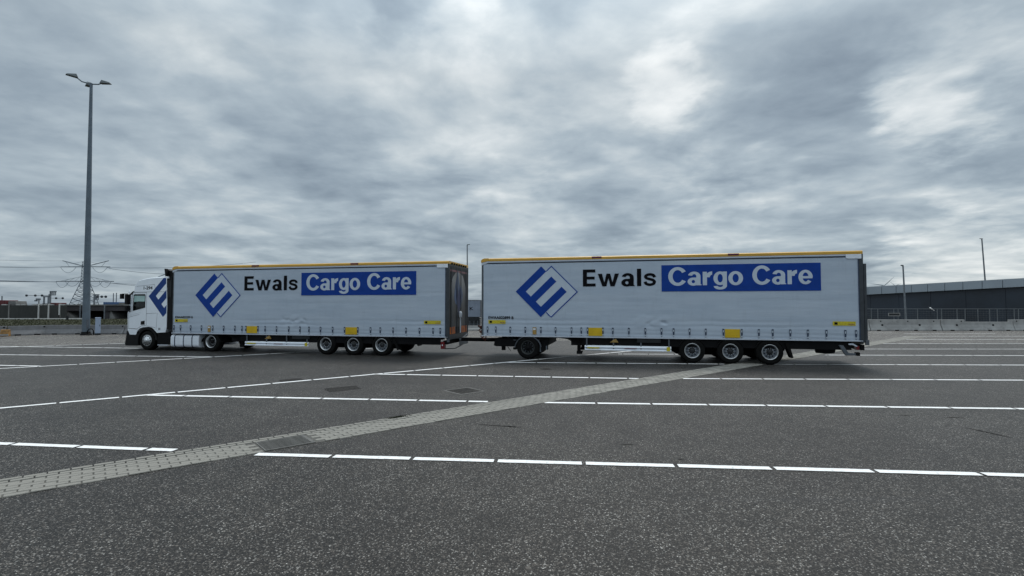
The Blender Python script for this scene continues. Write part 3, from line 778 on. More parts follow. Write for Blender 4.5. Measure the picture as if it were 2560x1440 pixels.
    # running gear
    for x in wheels:
        for sgn in (-1, 1):
            wheel('trailer', t, x, sgn * (HW - .20), .45, sgn > 0)
        q = MB(); q.tube([(x, -HW + .3, .45), (x, HW - .3, .45)], .075, 10); q.box(x - .5, x + .1, -.62, -.5, .42, .6).box(x - .5, x + .1, .5, .62, .42, .6)
        q.lathe([(.14, 0), (.14, .3)], 14, 0, (x + .3, -.6, .35), 'z'); q.lathe([(.14, 0), (.14, .3)], 14, 0, (x + .3, .6, .35), 'z')
        q.build('axle', M['black'], t)
    for sgn in (-1, 1):
        y0, y1 = (-HW + .03, -HW + .4) if sgn < 0 else (HW - .4, HW - .03)
        for x in wheels:
            q = MB(); n = 10; ri, ro = .475, .492
            arc = [(x + ro * math.cos(PI * (.13 + .74 * i / n)), .45 + ro * math.sin(PI * (.13 + .74 * i / n))) for i in range(n + 1)]
            arc2 = [(x + ri * math.cos(PI * (.13 + .74 * i / n)), .45 + ri * math.sin(PI * (.13 + .74 * i / n))) for i in range(n + 1)]
            q.prism(arc + arc2[::-1], y0, y1)
            q.build('mudguard', M['plastic'], t)
        q = MB(); q.prism([(wheels[-1] + .50, z0 - .1), (wheels[-1] + .62, z0 - .1), (wheels[-1] + .76, .27), (wheels[-1] + .70, .25)], y0, y1); q.build('mud_flap', M['rubber'], t)
    for y in (-.42, .36):
        q = MB(); q.prism([(wheels[0] - .95, z0 - .02), (wheels[0] - .8, .42), (wheels[0] - .45, .24), (wheels[-1] + .35, .24), (wheels[-1] + .7, .45), (wheels[-1] + .8, z0 - .02)], y, y + .06); q.build('suspension_beam', M['black'], t)
    # side guard
    g0, g1, ga, gb = P['guard']
    q = MB()
    for za, zb_ in ((ga, ga + .088), (ga + .102, gb)):
        zm = zb_ - za
        q.prism_x([(-HW + .06, za), (-HW + .008, za + zm * .05), (-HW + .004, za + zm * .25), (-HW + .05, zb_ - zm * .05), (-HW + .06, zb_)][::-1], g0, g1, 0)
    q.box(g0 + .002, g1 - .002, -HW + .045, -HW + .06, ga + .083, ga + .107, 1)
    q.box(g0 + .1, g0 + .56, -HW + .002, -HW + .012, ga + .075, ga + .125, 2).box(g1 - .16, g1 - .04, -HW + .001, -HW + .012, ga + .02, gb - .02, 2).box((g0 + g1) / 2 - .1, (g0 + g1) / 2 + .35, -HW + .002, -HW + .0125, ga + .085, ga + .108, 3)
    q.build('side_guard', [M['cream'], M['alu'], M['sticker'], M['marker']], t)
    q = MB(); q.box(g0, g1, HW - .035, HW - .01, ga, gb); q.build('side_guard', M['alu'], t)
    for k in range(4):
        x = g0 + .05 + (g1 - g0 - .15) * k / 3; MB().box(x, x + .05, -HW + .036, -HW + .07, ga, z0 + .02).build('guard_bracket', M['greysteel'], t)
    # wheel chock, tool box, legs
    q = MB(); cxx = P['chock']; q.prism([(cxx, z0 - .17), (cxx + .33, z0 - .17), (cxx + .23, z0 - .02)], -HW + .02, -HW + .078); q.build('wheel_chock', M['brownplate'], t, .01)
    q = MB(); q.box(P['case'], P['case'] + .86, -HW + .03, -HW + .079, z0 - .16, z0 - .005); q.build('tool_case', M['darkgrey'], t, .01)
    l0 = P['leg']
    for y in (-HW + .25, HW - .37):
        q = MB(); q.box(l0 + .02, l0 + .15, y, y + .12, .30, z0 + .02); q.prism([(l0, .22), (l0 + .2, .22), (l0 + .24, .34), (l0, .34)], y - .03, y + .15)
        q.bar((l0 + .13, y + .06, .4), (l0 + .75, y + .06, z0 - .1), .05)
        q.build('landing_leg', M['black'], t)
    q = MB(); q.box(l0 + .3, l0 + .95, -HW + .3, HW - .3, .36, z0 - .12); q.build('spare_box', M['black'], t, .02)
    q = MB(); q.prism([(P['neck'] - .15, z0 - .002), (P['neck'] + .35, z0 - .07), (P['neck'] + .62, z0 - .2), (P['neck'] + .9, z0 - .30), (P['neck'] + 1.0, z0 - .005)], -HW + .08, -HW + .13); q.build('neck_cover', M['black'], t)
    return t

b1 = [0.154, 0.514, 1.078, 1.677, 2.289, 2.872, 3.472, 3.847, 4.057, 4.68, 5.046, 5.631, 6.244, 6.803, 7.246, 7.806, 8.391, 8.962, 9.587, 10.172, 10.621, 11.201, 11.78, 12.378, 12.974, 13.282]
b2 = [0.26, 0.603, 1.195, 1.806, 2.428, 3.007, 3.629, 4.004, 4.243, 4.824, 5.193, 5.788, 6.387, 6.97, 7.399, 7.961, 8.521, 9.122, 9.741, 10.306, 10.762, 11.328, 11.889, 12.472, 13.057, 13.384]
WX = [8.05, 9.36, 10.67]
P1 = dict(crease=6.5, markers=(4.31, 9.21), logo=((1.297, 2.585), (2.29, 1.59), (2.315, 3.565)), ewals=(3.93, 6.655, 2.78, .64), box=(6.84, 12.22, 2.55, 3.535),
          cargo=(('Cargo', (7.09, 9.675, 2.77, .68)), ('Care', (9.996, 12.006, 2.78, .68))), id=(.2, 1.183, 1.515, .10), idtext='EWAA022299 B',
          stickers=((.19, .90, 1.34, 1.48), (12.575, 13.30, 1.345, 1.49)), yellow=((4.10, 4.64), (9.01, 9.545)), plate=2.02, neck=2.75, guard=(4.0, 7.2, .325, .51), chock=5.0, case=6.39, leg=3.55)
P2 = dict(crease=6.6, markers=(4.42, 9.31), logo=((1.419, 2.662), (2.423, 1.655), (2.444, 3.647)), ewals=(4.075, 6.794, 2.84, .655), box=(6.99, 12.335, 2.63, 3.61),
          cargo=(('Cargo', (7.229, 9.811, 2.852, .665)), ('Care', (10.121, 12.077, 2.864, .665))), id=(.294, 1.329, 1.57, .11), idtext='EWAA022899 B',
          stickers=((.294, 1.0, 1.38, 1.525), (12.675, 13.38, 1.415, 1.56)), yellow=((4.28, 4.80), (9.175, 9.68)), plate=2.1, neck=3.1, guard=(4.13, 7.31, .395, .585), chock=5.07, case=6.08, leg=3.8)
tr1 = trailer(T1, .80, 3.935, WX, b1, P1, 'silver curtain sided trailer coupled right behind the white tractor cab', .42)
tr2 = trailer(T2, .872, 4.01, WX, b2, P2, 'silver curtain sided trailer riding on a single axle dolly at the rear', .46)

# rear doors and tail of the first trailer (its back is seen)
def door_print_mat():
    m = mat('fading_grey_print', (0.05, 0.05, 0.05), .4)
    N = NT(m.node_tree); b = m.node_tree.nodes['Principled BSDF']; tc = N.n('ShaderNodeTexCoord'); sp = N.n('ShaderNodeSeparateXYZ'); N.link(tc.outputs['Object'], sp.inputs[0])
    f = N.math('ADD', N.rng(sp.outputs[2], 1.5, 3.3), N.math('MULTIPLY', N.math('SUBTRACT', N.noise(tc.outputs['Object'], 2.0, 5, .6), .5), .5))
    N.link(N.ramp(f, [(0.0, (0.03, 0.03, 0.032)), (0.45, (0.075, 0.075, 0.075)), (1.0, (0.24, 0.235, 0.235))]), b.inputs['Base Color'])
    return m
def rear_doors(t, z0, zt, L=13.62):
    X = L + .012
    za, zb = z0 + .09, zt - .20
    for y0, y1 in ((-HW + .095, -.004), (.004, HW - .095)):
        d = MB().box(L - .03, X, y0, y1, za, zb).build('rear_door', M['darkgrey'], t, .006)
        s = -1 if y0 < 0 else 1
        q = MB()
        for yy in (y0 + .25, y1 - .25): q.tube([(X + .02, yy, za + .05), (X + .02, yy, zb - .05)], .012, 6)
        q.build('lock_bar', M['greysteel'], d)
    def yz(name, pts, m, k):
        b = MB(); b.add([(X + .002 + k * .002, y, z) for y, z in pts], [tuple(range(len(pts)))]); o = b.build(name, m, t, recalc=False)
        if o.data.polygons[0].normal.x < 0: o.data.flip_normals()
        return o
    yz('door_print', [(-.95, 3.05), (-.75, 3.3), (-.2, 3.62), (.55, 3.4), (.95, 2.9), (.95, 1.2), (-.95, 1.2)], door_print_mat(), 0)
    yz('flame_print', [(-.62, 2.45), (-.48, 2.95), (-.12, 3.6), (.02, 3.1), (.18, 2.85), (.28, 3.05), (.55, 2.55), (.45, 2.25), (.12, 1.95), (.0, 1.75), (-.18, 2.1), (-.45, 2.2)], mat('pale_blue_print', (0.085, 0.13, 0.24), .45, var=.4, vscale=1.6), 1)
    yz('flame_print', [(-.38, 2.5), (-.22, 2.95), (-.02, 2.55), (.12, 2.9), (.26, 2.5), (.12, 2.1), (-.02, 1.72), (-.2, 2.15)], mat('deep_blue_print', (0.012, 0.02, 0.10), .45, var=.4, vscale=2), 2)
    for y, z, h in ((-.75, 1.1, .55), (-.45, 1.05, .5), (-.2, 1.15, .35), (.45, 1.2, .6), (.75, 1.15, .55)):
        yz('reed_print', [(y - .05, z), (y + .02, z), (y + .06, z + h * .6), (y - .02, z + h)], M['greysteel'], 1)
    for y0, y1 in ((-1.1, -.45), (.35, 1.1)): yz('reflector_print', [(y0, za + .04), (y1, za + .04), (y1, za + .33), (y0, za + .33)], M['orange'], 1)
    yz('top_stripe', [(-1.1, 3.52), (1.1, 3.52), (1.1, 3.60), (-1.1, 3.60)], mat('dull_red_print', (0.22, 0.10, 0.11), .5, var=.3), 1)
    q = MB(); q.tube([(X + .06, .06, za + .05), (X + .06, .06, 1.62)], .028, 8); q.lathe([(.06, 0), (.075, .06), (.075, .18), (.04, .26), (0, .26)], 10, 0, (X + .06, .06, 1.6), 'z')
    q.build('vent_pipe', M['cream'], t)
    # tail: bumper, lamps, coupling plate
    q = MB(); q.box(L - .25, L - .06, -HW + .1, HW - .1, z0 - .28, z0 - .13); q.build('tail_beam', M['black'], t, .01)
    q = MB(); q.box(L - .32, L - .17, -HW + .02, -HW + .22, z0 - .46, z0 - .17, 0).box(L - .27, L - .23, -HW + .01, -HW + .02, z0 - .33, z0 - .28, 1)
    q.build('tail_lamp', [M['red'], M['cream']], t, .008)
    q = MB(); q.box(L + .02, L + .05, .05, 1.2, z0 - .40, z0 - .14, 0); q.bar((L + .04, .3, z0 - .14), (L + .04, 1.1, z0 + .02), .05, 0); q.build('coupling_plate', M['greysteel'], t, .01)
    q = MB(); q.tube([(L - .2, -1.1, z0 - .46), (L, -.4, z0 - .50), (L + .02, .5, z0 - .40)], .02, 6); q.build('light_cable', M['darkgrey'], t)
    q = MB(); q.box(L - .06, L + .03, -HW + .03, -HW + .09, z0 - .18, z0 - .04); q.build('bump_stop', M['greysteel'], t)
    q = MB()
    for k in range(7): q.box(L + .01, L + .06, -1.0 + k * .3, -.86 + k * .3, zt - .125, zt - .06)
    q.build('roof_clip', M['black'], t)
rear_doors(tr1, .80, 3.935)
# tail of the second trailer: folded under-ride strut, bracket, lamp
def tail2(t, z0):
    q = MB(); q.box(13.54, 13.66, -HW + .06, HW - .06, z0 - .30, z0 - .11); q.build('tail_beam', M['black'], t, .01)
    q = MB(); q.prism([(12.86, z0 - .14), (13.0, z0 - .14), (13.16, z0 - .40), (13.38, z0 - .41), (13.38, z0 - .48), (13.06, z0 - .48)], -HW + .03, -HW + .11); q.build('under_ride_strut', M['greysteel'], t, .01)
    q = MB(); q.box(13.38, 13.50, -HW + .0, -HW + .16, z0 - .49, z0 - .37); q.build('rubber_buffer', M['rubber'], t, .012)
    q = MB(); q.prism([(13.16, z0 - .07), (13.30, z0 - .07), (13.44, z0 - .16), (13.40, z0 - .18), (13.28, z0 - .12), (13.16, z0 - .12)], -HW + .02, -HW + .06); q.build('bracket', M['alu'], t)
    q = MB(); q.box(13.40, 13.49, -HW + .03, -HW + .22, z0 - .29, z0 - .15); q.build('tail_lamp', M['red'], t, .008)
    q = MB(); q.lathe([(.001, -.3), (.17, -.28), (.19, 0), (.17, .28), (.001, .3)], 18, 0, (12.55, -HW + .4, z0 - .28), 'x'); q.build('air_tank', M['black'], t)
    q = MB(); q.box(13.66, 13.74, -HW - .01, -HW + .05, z0 - .02, 3.55); q.build('door_hinge_strip', M['frame'], t, .005)
    q = MB(); q.box(13.67, 13.78, -HW - .012, -HW + .06, z0 - .12, z0 + .06); q.build('bump_stop', M['greysteel'], t, .01)
    q = MB()
    for y0, y1 in ((-HW + .095, -.004), (.004, HW - .095)): MB().box(13.59, 13.632, y0, y1, z0 + .09, 3.81).build('rear_door', M['darkgrey'], t)
tail2(tr2, .872)

# ------------------------------------------------------------------ dolly under the second trailer
def dolly():
    t = thing('trailer_dolly', 'black single axle dolly with drawbar under the nose of the rear trailer', 'dolly', loc_to_root(T2), -YAW)
    q = MB()
    q.box(-1.25, .62, -.11, .11, .575, .725); q.box(.45, 2.5, -.45, -.33, .56, .76); q.box(.45, 2.5, .33, .45, .56, .76); q.box(.45, .6, -.45, .45, .57, .75)
    q.bar((-.6, 0, .65), (.6, -.4, .66), .08).bar((-.6, 0, .65), (.6, .4, .66), .08)
    q.build('drawbar', M['black'], t, .01)
    q = MB(); q.lathe([(.05, -.04), (.09, -.04), (.09, .04), (.05, .04), (.05, -.04)], 16, 0, (-1.3, 0, .65), 'z'); q.build('towing_eye', M['greysteel'], t)
    q = MB(); q.prism([(.48, .52), (.56, .47), (1.32, .47), (1.38, .60), (1.34, .80), (.55, .80)], -HW + .12, -.5); q.build('equipment_box', M['black'], t, .02)
    q = MB(); q.lathe([(0, 0), (.085, 0), (.085, .16), (0, .16)], 14, 0, (.85, -HW + .3, .31), 'z'); q.lathe([(0, .1), (.05, .08), (.085, 0)], 14, 0, (.85, -HW + .3, .80), 'z'); q.build('air_valve', M['black'], t)
    q = MB(); q.bar((1.05, -HW + .16, .46), (1.18, -HW + .16, .30), .018); q.build('prop_rod', M['darkgrey'], t)
    q = MB(); q.prism([(1.58, .80), (2.6, .80), (2.68, .86), (2.5, .868), (1.6, .868)], -.9, .9); q.prism([(1.55, .76), (2.55, .76), (2.62, .81), (1.6, .81)], -HW + .15, -.8); q.build('turntable', M['black'], t, .01)
    q = MB(); q.box(2.28, 2.72, -HW + .2, HW - .2, .55, .82).prism([(2.25, .56), (2.6, .56), (2.5, .30), (2.32, .22)], -HW + .15, -HW + .5).box(2.58, 2.68, -HW + .18, -HW + .26, .37, .56); q.build('rear_frame', M['black'], t, .01)
    q = MB(); q.box(2.60, 2.65, -HW + .16, -HW + .18, .38, .52).box(2.36, 2.41, -HW + .13, -HW + .15, .28, .52).box(2.2, 2.34, -HW + .13, -HW + .15, .72, .76).box(1.3, 1.42, -HW + .115, -HW + .12, .72, .745); q.build('bracket', M['greysteel'], t)
    for sgn in (-1, 1): wheel('dolly', t, 1.90, sgn * (HW - .19), .45, sgn > 0)
    q = MB(); q.tube([(1.9, -1, .45), (1.9, 1, .45)], .08, 10); q.build('axle', M['black'], t)
    for sgn in (-1, 1):
        y0, y1 = (-HW + .01, -HW + .4) if sgn < 0 else (HW - .4, HW - .01)
        q = MB(); n = 16; ro, ri = .535, .512
        for i in range(n):
            a, b_ = PI * (.02 + .94 * i / n), PI * (.02 + .94 * (i + 1) / n); a, b_ = a + .06, b_ + .06
            q.prism([(1.9 + ro * math.cos(a), .42 + ro * .92 * math.sin(a)), (1.9 + ro * math.cos(b_), .42 + ro * .92 * math.sin(b_)), (1.9 + ri * math.cos(b_), .42 + ri * .92 * math.sin(b_)), (1.9 + ri * math.cos(a), .42 + ri * .92 * math.sin(a))], y0, y1)
        q.build('mudguard', M['greysteel'], t)
    q = MB(); q.box(1.30, 1.46, -HW + .02, -HW + .4, .36, .45); q.build('mud_flap', M['rubber'], t, .03)
    q = MB()
    for k in range(3):
        pts = [(-.16 + .09 * math.sin(j * .9 + k * 2) - .012 * j, -.28 + .1 * k + .05 * math.cos(j * .9), .62 + j * .036) for j in range(19)]
        q.tube(pts, .022, 6)
    q.build('air_hose', M['hose'], t)
    return t
dolly()

# ------------------------------------------------------------------ tractor unit
def poly_holes(b, outer, holes, y, mi=0):
    loops = [[Vector((x, z, 0)) for x, z in outer]] + [[Vector((x, z, 0)) for x, z in h] for h in holes]
    pts = [p for l in loops for p in l]
    b.add([(p.x, y, p.y) for p in pts], [tuple(f) for f in tessellate_polygon(loops)], mi)
def tractor():
    t = thing('tractor_unit', 'white high roof lorry tractor pulling the first silver trailer', 'lorry', loc_to_root(T1), -YAW)
    CW = 1.25
    full = [(-.40, 3.47), (-1.0, 3.46), (-1.45, 3.42), (-1.75, 3.375), (-2.0, 3.31), (-2.14, 3.24), (-2.235, 3.13), (-2.275, 2.95), (-2.30, 2.76), (-2.37, 2.68),
            (-2.60, 1.86), (-2.66, 1.76), (-2.65, 1.45), (-2.63, .95), (-2.50, .72), (-2.08, .72), (-1.985, .93), (-1.85, 1.02), (-1.70, 1.065), (-1.35, 1.10), (-1.17, 1.07), (-1.05, 1.0), (-.94, .90), (-.85, .82), (-.37, .85), (-.32, 1.12), (-.32, 2.2), (-.38, 3.2)]
    cxm, czm = -1.4, 2.0
    def inset(p, k):
        x, z = p
        if x < -2.0 or z > 3.0: return (x + k * (1 if x < -2.1 else .15), z - k * .7 * (1 if z > 3 else 0))
        return p
    secs = [(-CW, [inset(p, .07) for p in full]), (-CW + .05, [inset(p, .018) for p in full]), (-CW + .13, full), (CW - .13, full), (CW - .05, [inset(p, .018) for p in full]), (CW, [inset(p, .07) for p in full])]
    win = [(-2.235, 2.60), (-2.19, 2.63), (-1.60, 2.63), (-1.575, 2.60), (-1.575, 2.02), (-1.72, 1.985), (-2.27, 1.865)]
    b = MB(); n = len(full)
    for (ya, pa), (yb, pb) in zip(secs[:-1], secs[1:]):
        for i in range(n):
            j = (i + 1) % n
            if i == 9: continue                                  # the windscreen opening
            b.add([(pa[i][0], ya, pa[i][1]), (pa[j][0], ya, pa[j][1]), (pb[j][0], yb, pb[j][1]), (pb[i][0], yb, pb[i][1])], [(0, 1, 2, 3)], 0, True)
    poly_holes(b, secs[0][1], [win], -CW); poly_holes(b, secs[-1][1], [win], CW)
    cab = b.build('cab', M['white'], t, recalc=False)
    bm = bmesh.new(); bm.from_mesh(cab.data); bmesh.ops.remove_doubles(bm, verts=bm.verts, dist=.0005); bmesh.ops.recalc_face_normals(bm, faces=bm.faces); bm.to_mesh(cab.data); bm.free()
    b = MB()
    for (ya, pa), (yb, pb) in zip(secs[:-1], secs[1:]):
        b.add([(pa[9][0], ya, pa[9][1]), (pa[10][0], ya, pa[10][1]), (pb[10][0], yb, pb[10][1]), (pb[9][0], yb, pb[9][1])], [(0, 1, 2, 3)])
    b.build('windscreen', M['glass'], t)
    for y in (-CW + .012, CW - .012):
        q = MB(); q.add([(x, y, z) for x, z in win], [tuple(range(len(win)))]); q.build('side_window', M['glass'], t, recalc=False)
    # dark rubber round the near window and cab interior
    q = MB()
    for i in range(len(win)):
        a, c = win[i], win[(i + 1) % len(win)]
        q.bar((a[0], -CW - .004, a[1]), (c[0], -CW - .004, c[1]), .022)
    q.build('window_seal', M['plastic'], t)
    q = MB(); q.prism([(-2.55, 1.2), (-2.52, 1.85), (-2.40, 2.26), (-2.05, 2.30), (-1.95, 2.05), (-1.9, 1.2)], -CW + .06, CW - .06); q.build('dashboard', M['plastic'], t)
    q = MB()
    for y in (-.9, .45): q.box(-1.55, -1.05, y, y + .5, 1.3, 1.75); q.prism([(-1.2, 1.7), (-1.05, 1.7), (-.95, 2.4), (-1.08, 2.4)], y + .02, y + .48); q.box(-1.06, -.94, y + .12, y + .38, 2.4, 2.6)
    q.build('seat', M['darkgrey'], t)
    q = MB(); q.box(-.9, -.85, -CW + .03, CW - .03, 1.2, 3.3); q.build('bunk_curtain', M['darkgrey'], t)
    q = MB(); q.box(-2.35, -.9, -CW + .03, CW - .03, 2.72, 2.75); q.build('headliner', M['darkgrey'], t)
    # door, seams, handle
    q = MB()
    doorp = [(-2.30, 2.72), (-1.50, 2.72), (-1.48, 1.16), (-1.75, 1.14), (-2.02, 1.0), (-2.50, 1.02), (-2.53, 1.70)]
    for i in range(len(doorp)):
        a, c = doorp[i], doorp[(i + 1) % len(doorp)]
        q.bar((a[0], -CW - .0005, a[1]), (c[0], -CW - .0005, c[1]), .010)
    for a, c in (((-2.28, 2.745), (-.40, 2.755)), ((-1.50, 1.72), (-.9, 1.75)), ((-.90, .98), (-.86, 1.75)), ((-2.5, 1.55), (-1.9, 1.68)), ((-1.46, 1.15), (-.95, 1.06)), ((-2.6, 1.02), (-2.02, .985)), ((-1.05, 3.1), (-2.1, 3.02)), ((-1.05, 3.1), (-.98, 2.78))):
        q.bar((a[0], -CW - .0005, a[1]), (c[0], -CW - .0005, c[1]), .009)
    q.build('panel_seam', M['greysteel'], t)
    q = MB(); q.prism([(-1.785, 1.36), (-1.575, 1.39), (-1.57, 1.20), (-1.80, 1.20)], -CW - .012, -CW - .001); q.build('door_handle', M['plastic'], t, .006)
    q = MB(); q.prism([(-2.47, 1.64), (-1.85, 1.78), (-1.85, 1.81), (-2.47, 1.68)], -CW - .014, -CW - .001); q.build('door_crease', M['white'], t, .006)
    q = MB(); q.box(-.78, -.66, -CW - .004, -CW - .001, 1.02, 1.05).box(-.78, -.66, -CW - .004, -CW - .001, .96, .985); q.build('badge', M['ink'], t)
    q = MB(); q.tube([(-2.36, -CW - .01, 2.62), (-2.50, -CW - .01, 1.85)], .03, 8); q.build('pillar_trim', M['white'], t)
    # blue E across the rear of the cab
    lx, lz, bx, bz = -1.373, 2.545, -.522, 1.568; s = (bx - lx, bz - lz); a = (1.09, 1.11)
    def lp(al, be): return (lx + al * s[0] + be * a[0], lz + al * s[1] + be * a[1])
    q = MB()
    for pl in ([lp(0, 0), lp(1, 0), lp(1, .205), lp(0, .205)], [lp(0, .2051), lp(.22, .2051), lp(.22, 1.3), lp(0, 1.3)], [lp(.40, .2051), lp(.61, .2051), lp(.61, 1.3), lp(.40, 1.3)], [lp(.8, .2051), lp(1, .2051), lp(1, 1.3), lp(.8, 1.3)]):
        pl = clip(pl, lambda p: p[0] + .335 + max(0, p[1] - 2.2) * .05); pl = clip(pl, lambda p: p[1] - 3.40)
        if len(pl) > 2: q.prism(pl, -CW - .005, -CW - .001)
    q.build('logo', M['cablogo'], t)
    letters('lettering', '1-294', -1.68, -1.165, 2.865, .15, -CW - .003, M['ink'], t, .03, 1.0)
    # front bumper, lamps, grille, sun visor
    q = MB(); q.prism([(-2.63, .90), (-2.50, .70), (-2.10, .70), (-2.0, .88), (-1.93, .55), (-1.95, .20), (-2.68, .19), (-2.72, .28), (-2.66, .6)], -CW + .0, CW - .0); q.build('bumper', M['plastic'], t, .02)
    for y in (-CW + .08, CW - .43): MB().box(-2.70, -2.60, y, y + .35, .62, .85).build('headlight', M['buckle'], t, .015)
    MB().box(-2.675, -2.62, -.8, .8, .95, 1.7).build('grille', M['plastic'], t)
    q = MB(); q.prism([(-2.30, 2.80), (-2.33, 2.72), (-2.60, 2.58), (-2.62, 2.61), (-2.4, 2.78)], -CW + .06, CW - .06); q.build('sun_visor', M['plastic'], t)
    # mirrors on both sides
    for sg in (-1, 1):
        y = sg * (CW + .13)
        q = MB(); q.box(-2.52, -2.38, y - .10, y + .10, 2.16, 2.64).box(-2.51, -2.39, y - .10, y + .10, 1.86, 2.10)
        q.bar((-2.42, sg * CW, 2.66), (-2.45, y, 2.60), .035).bar((-2.44, sg * CW, 1.80), (-2.45, y, 1.9), .035)
        q.box(-2.74, -2.62, y - .16, y - .02, 2.42, 2.66); q.bar((-2.45, y, 2.66), (-2.68, y - .09, 2.66), .03)
        q.build('mirror', M['plastic'], t, .02)
    q = MB(); q.lathe([(.03, 0), (.035, .05), (.012, .16), (0, .17)], 8, 0, (-2.44, -CW - .06, 2.68), 'z'); q.lathe([(0, 0), (.05, .02), (.05, .12), (0, .14)], 8, 0, (-2.44, -CW - .05, 2.12), 'z'); q.build('marker_lamp', M['cream'], t)
    # air deflectors behind and above the cab
    q = MB(); q.prism([(-.54, 3.84), (-.40, 3.76), (-.03, 3.70), (-.03, 3.44), (-.34, 3.40), (-.42, 3.46)], -CW + .15, CW - .15); q.prism([(-.54, 3.84), (-.46, 3.84), (-.40, 3.48), (-.48, 3.48)], -CW + .02, -CW + .15); q.build('roof_spoiler', M['plastic'], t, .01)
    for y in (-CW + .15, CW - .15): MB().bar((-1.02, y, 3.47), (-.46, y, 3.63), .03).build('spoiler_strut', M['farsteel'], t)
    for y0, y1 in ((-CW + .02, -CW + .06), (CW - .06, CW - .02)):
        MB().prism([(-.315, 1.0), (-.315, 2.2), (-.37, 3.38), (-.06, 3.40), (-.04, .98)], y0, y1).build('side_deflector', M['plastic'], t, .006)
    q = MB(); q.box(-.30, -.10, -CW + .01, -CW + .018, 2.5, 3.3).bar((-.2, -CW + .01, 2.5), (-.2, -CW + .01, 3.35), .02); q.build('deflector_trim', M['darkgrey'], t)
    # chassis
    q = MB()
    for y in (-.42, .42): q.box(-2.3, 3.1, y - .04, y + .04, .50, .76)
    q.box(-2.0, -.9, -CW + .45, CW - .45, .4, 1.15); q.box(-.84, -.12, -CW + .03, -.55, .28, .84); q.box(-.84, -.12, .55, CW - .03, .28, .84)
    q.prism([(2.75, .5), (3.1, .5), (3.05, .78), (1.6, .78), (1.6, .70), (2.7, .68)], -.5, .5)
    q.build('chassis', M['black'], t)
    q = MB(); q.box(-.80, -.22, -CW - .01, -CW + .06, .235, .27); q.build('step', M['alu'], t, .006)
    n = 14
    for (xc, ro, ri, kz, z0_) in ((-1.447, .60, .50, 1.0, .47), (2.16, .52, .50, .6, .44)):
        for y0, y1 in ((-CW + .015, -CW + .5), (CW - .5, CW - .015)):
            A = [PI * i / n for i in range(n + 1)]
            MB().prism([(xc + ro * math.cos(a), z0_ + ro * kz * math.sin(a)) for a in A] + [(xc + ri * math.cos(a), z0_ + ri * kz * math.sin(a)) for a in A[::-1]], y0, y1).build('wheel_arch', M['plastic'], t)
    for sgn in (-1, 1):
        wheel('front', t, -1.447, sgn * (CW - .20), .45, sgn > 0); wheel('drive', t, 2.16, sgn * (CW - .19), .45, sgn > 0)
    MB().tube([(-1.447, -1, .45), (-1.447, 1, .45)], .07, 8).build('axle', M['black'], t); MB().tube([(2.16, -1, .45), (2.16, 1, .45)], .11, 10).build('axle', M['black'], t)
    # tank with straps
    for sgn in (-1, 1):
        yc = sgn * (CW - .36)
        prof = [(math.copysign(abs(math.cos(a)) ** .45, math.cos(a)) * .34 + yc, .46 + math.copysign(abs(math.sin(a)) ** .45, math.sin(a)) * .30) for a in [2 * PI * i / 28 for i in range(28)]]
        q = MB(); q.prism_x(prof, -.09, 1.48); tk = q.build('fuel_tank', M['cream'], t, .015)
        for x in (.15, .64, 1.115):
            pr = [((p[0] - yc) * 1.03 + yc, (p[1] - .46) * 1.03 + .46) for p in prof]
            q = MB(); q.prism_x(pr, x - .022, x + .022); q.build('tank_strap', M['strap'], tk)
    q = MB(); q.box(2.9, 3.3, -.8, -.7, .5, .62, 0).box(3.0, 3.12, -.84, -.8, .52, .57, 1); q.build('tail_lamp', [M['black'], M['red']], t)
    return t
tractor()

# ------------------------------------------------------------------ light mast and cabinet
def mast():
    t = thing('light_mast', 'tall grey tapered light mast with three lamps beside the cabinet', 'light mast', (-30.28, 35.62, 0))
    H = 18.15; lean = -.14
    MB().tube([(0, 0, 0), (lean * .5, 0, H * .5), (lean, 0, H)], .235, 20, r2=.088).build('pole', M['galv'], t)
    MB().lathe([(.34, 0), (.34, .05), (.29, .08), (.27, .20), (.25, .24)], 20, 0, (0, 0, 0), 'z').build('base_plate', M['black'], t)
    MB().box(.12, .26, -.16, -.1, .5, 1.1).build('hatch', M['greysteel'], t)
    top = Vector((lean, 0, H))
    for dx, dy, dz, rot in ((-.74, -.72, .12, 0), (.86, .20, .0, 0), (-.62, .48, -.02, 0)):
        d = Vector((dx, dy, 0)); L = d.length; d.normalize(); s = Vector((-d.y, d.x, 0))
        q = MB(); q.tube([top - Vector((0, 0, .06)), top + d * (L * .5) - Vector((0, 0, .03)), top + d * (L - .18) + Vector((0, 0, .10 + dz))], .045, 8); arm = q.build('lamp_arm', M['galv'], t)
        c = top + d * (L - .05) + Vector((0, 0, .17 + dz)); q = MB()
        def P(u, w, z): return c + d * u + s * w + Vector((0, 0, z))
        q.hexa([P(-.26, -.17, -.14), P(.42, -.14, -.10), P(.42, .14, -.10), P(-.26, .17, -.14), P(-.16, -.13, .12), P(.34, -.10, -.0), P(.34, .10, -.0), P(-.16, .13, .12)])
        q.build('lamp_head', M['lamp'], t, .025)
mast()
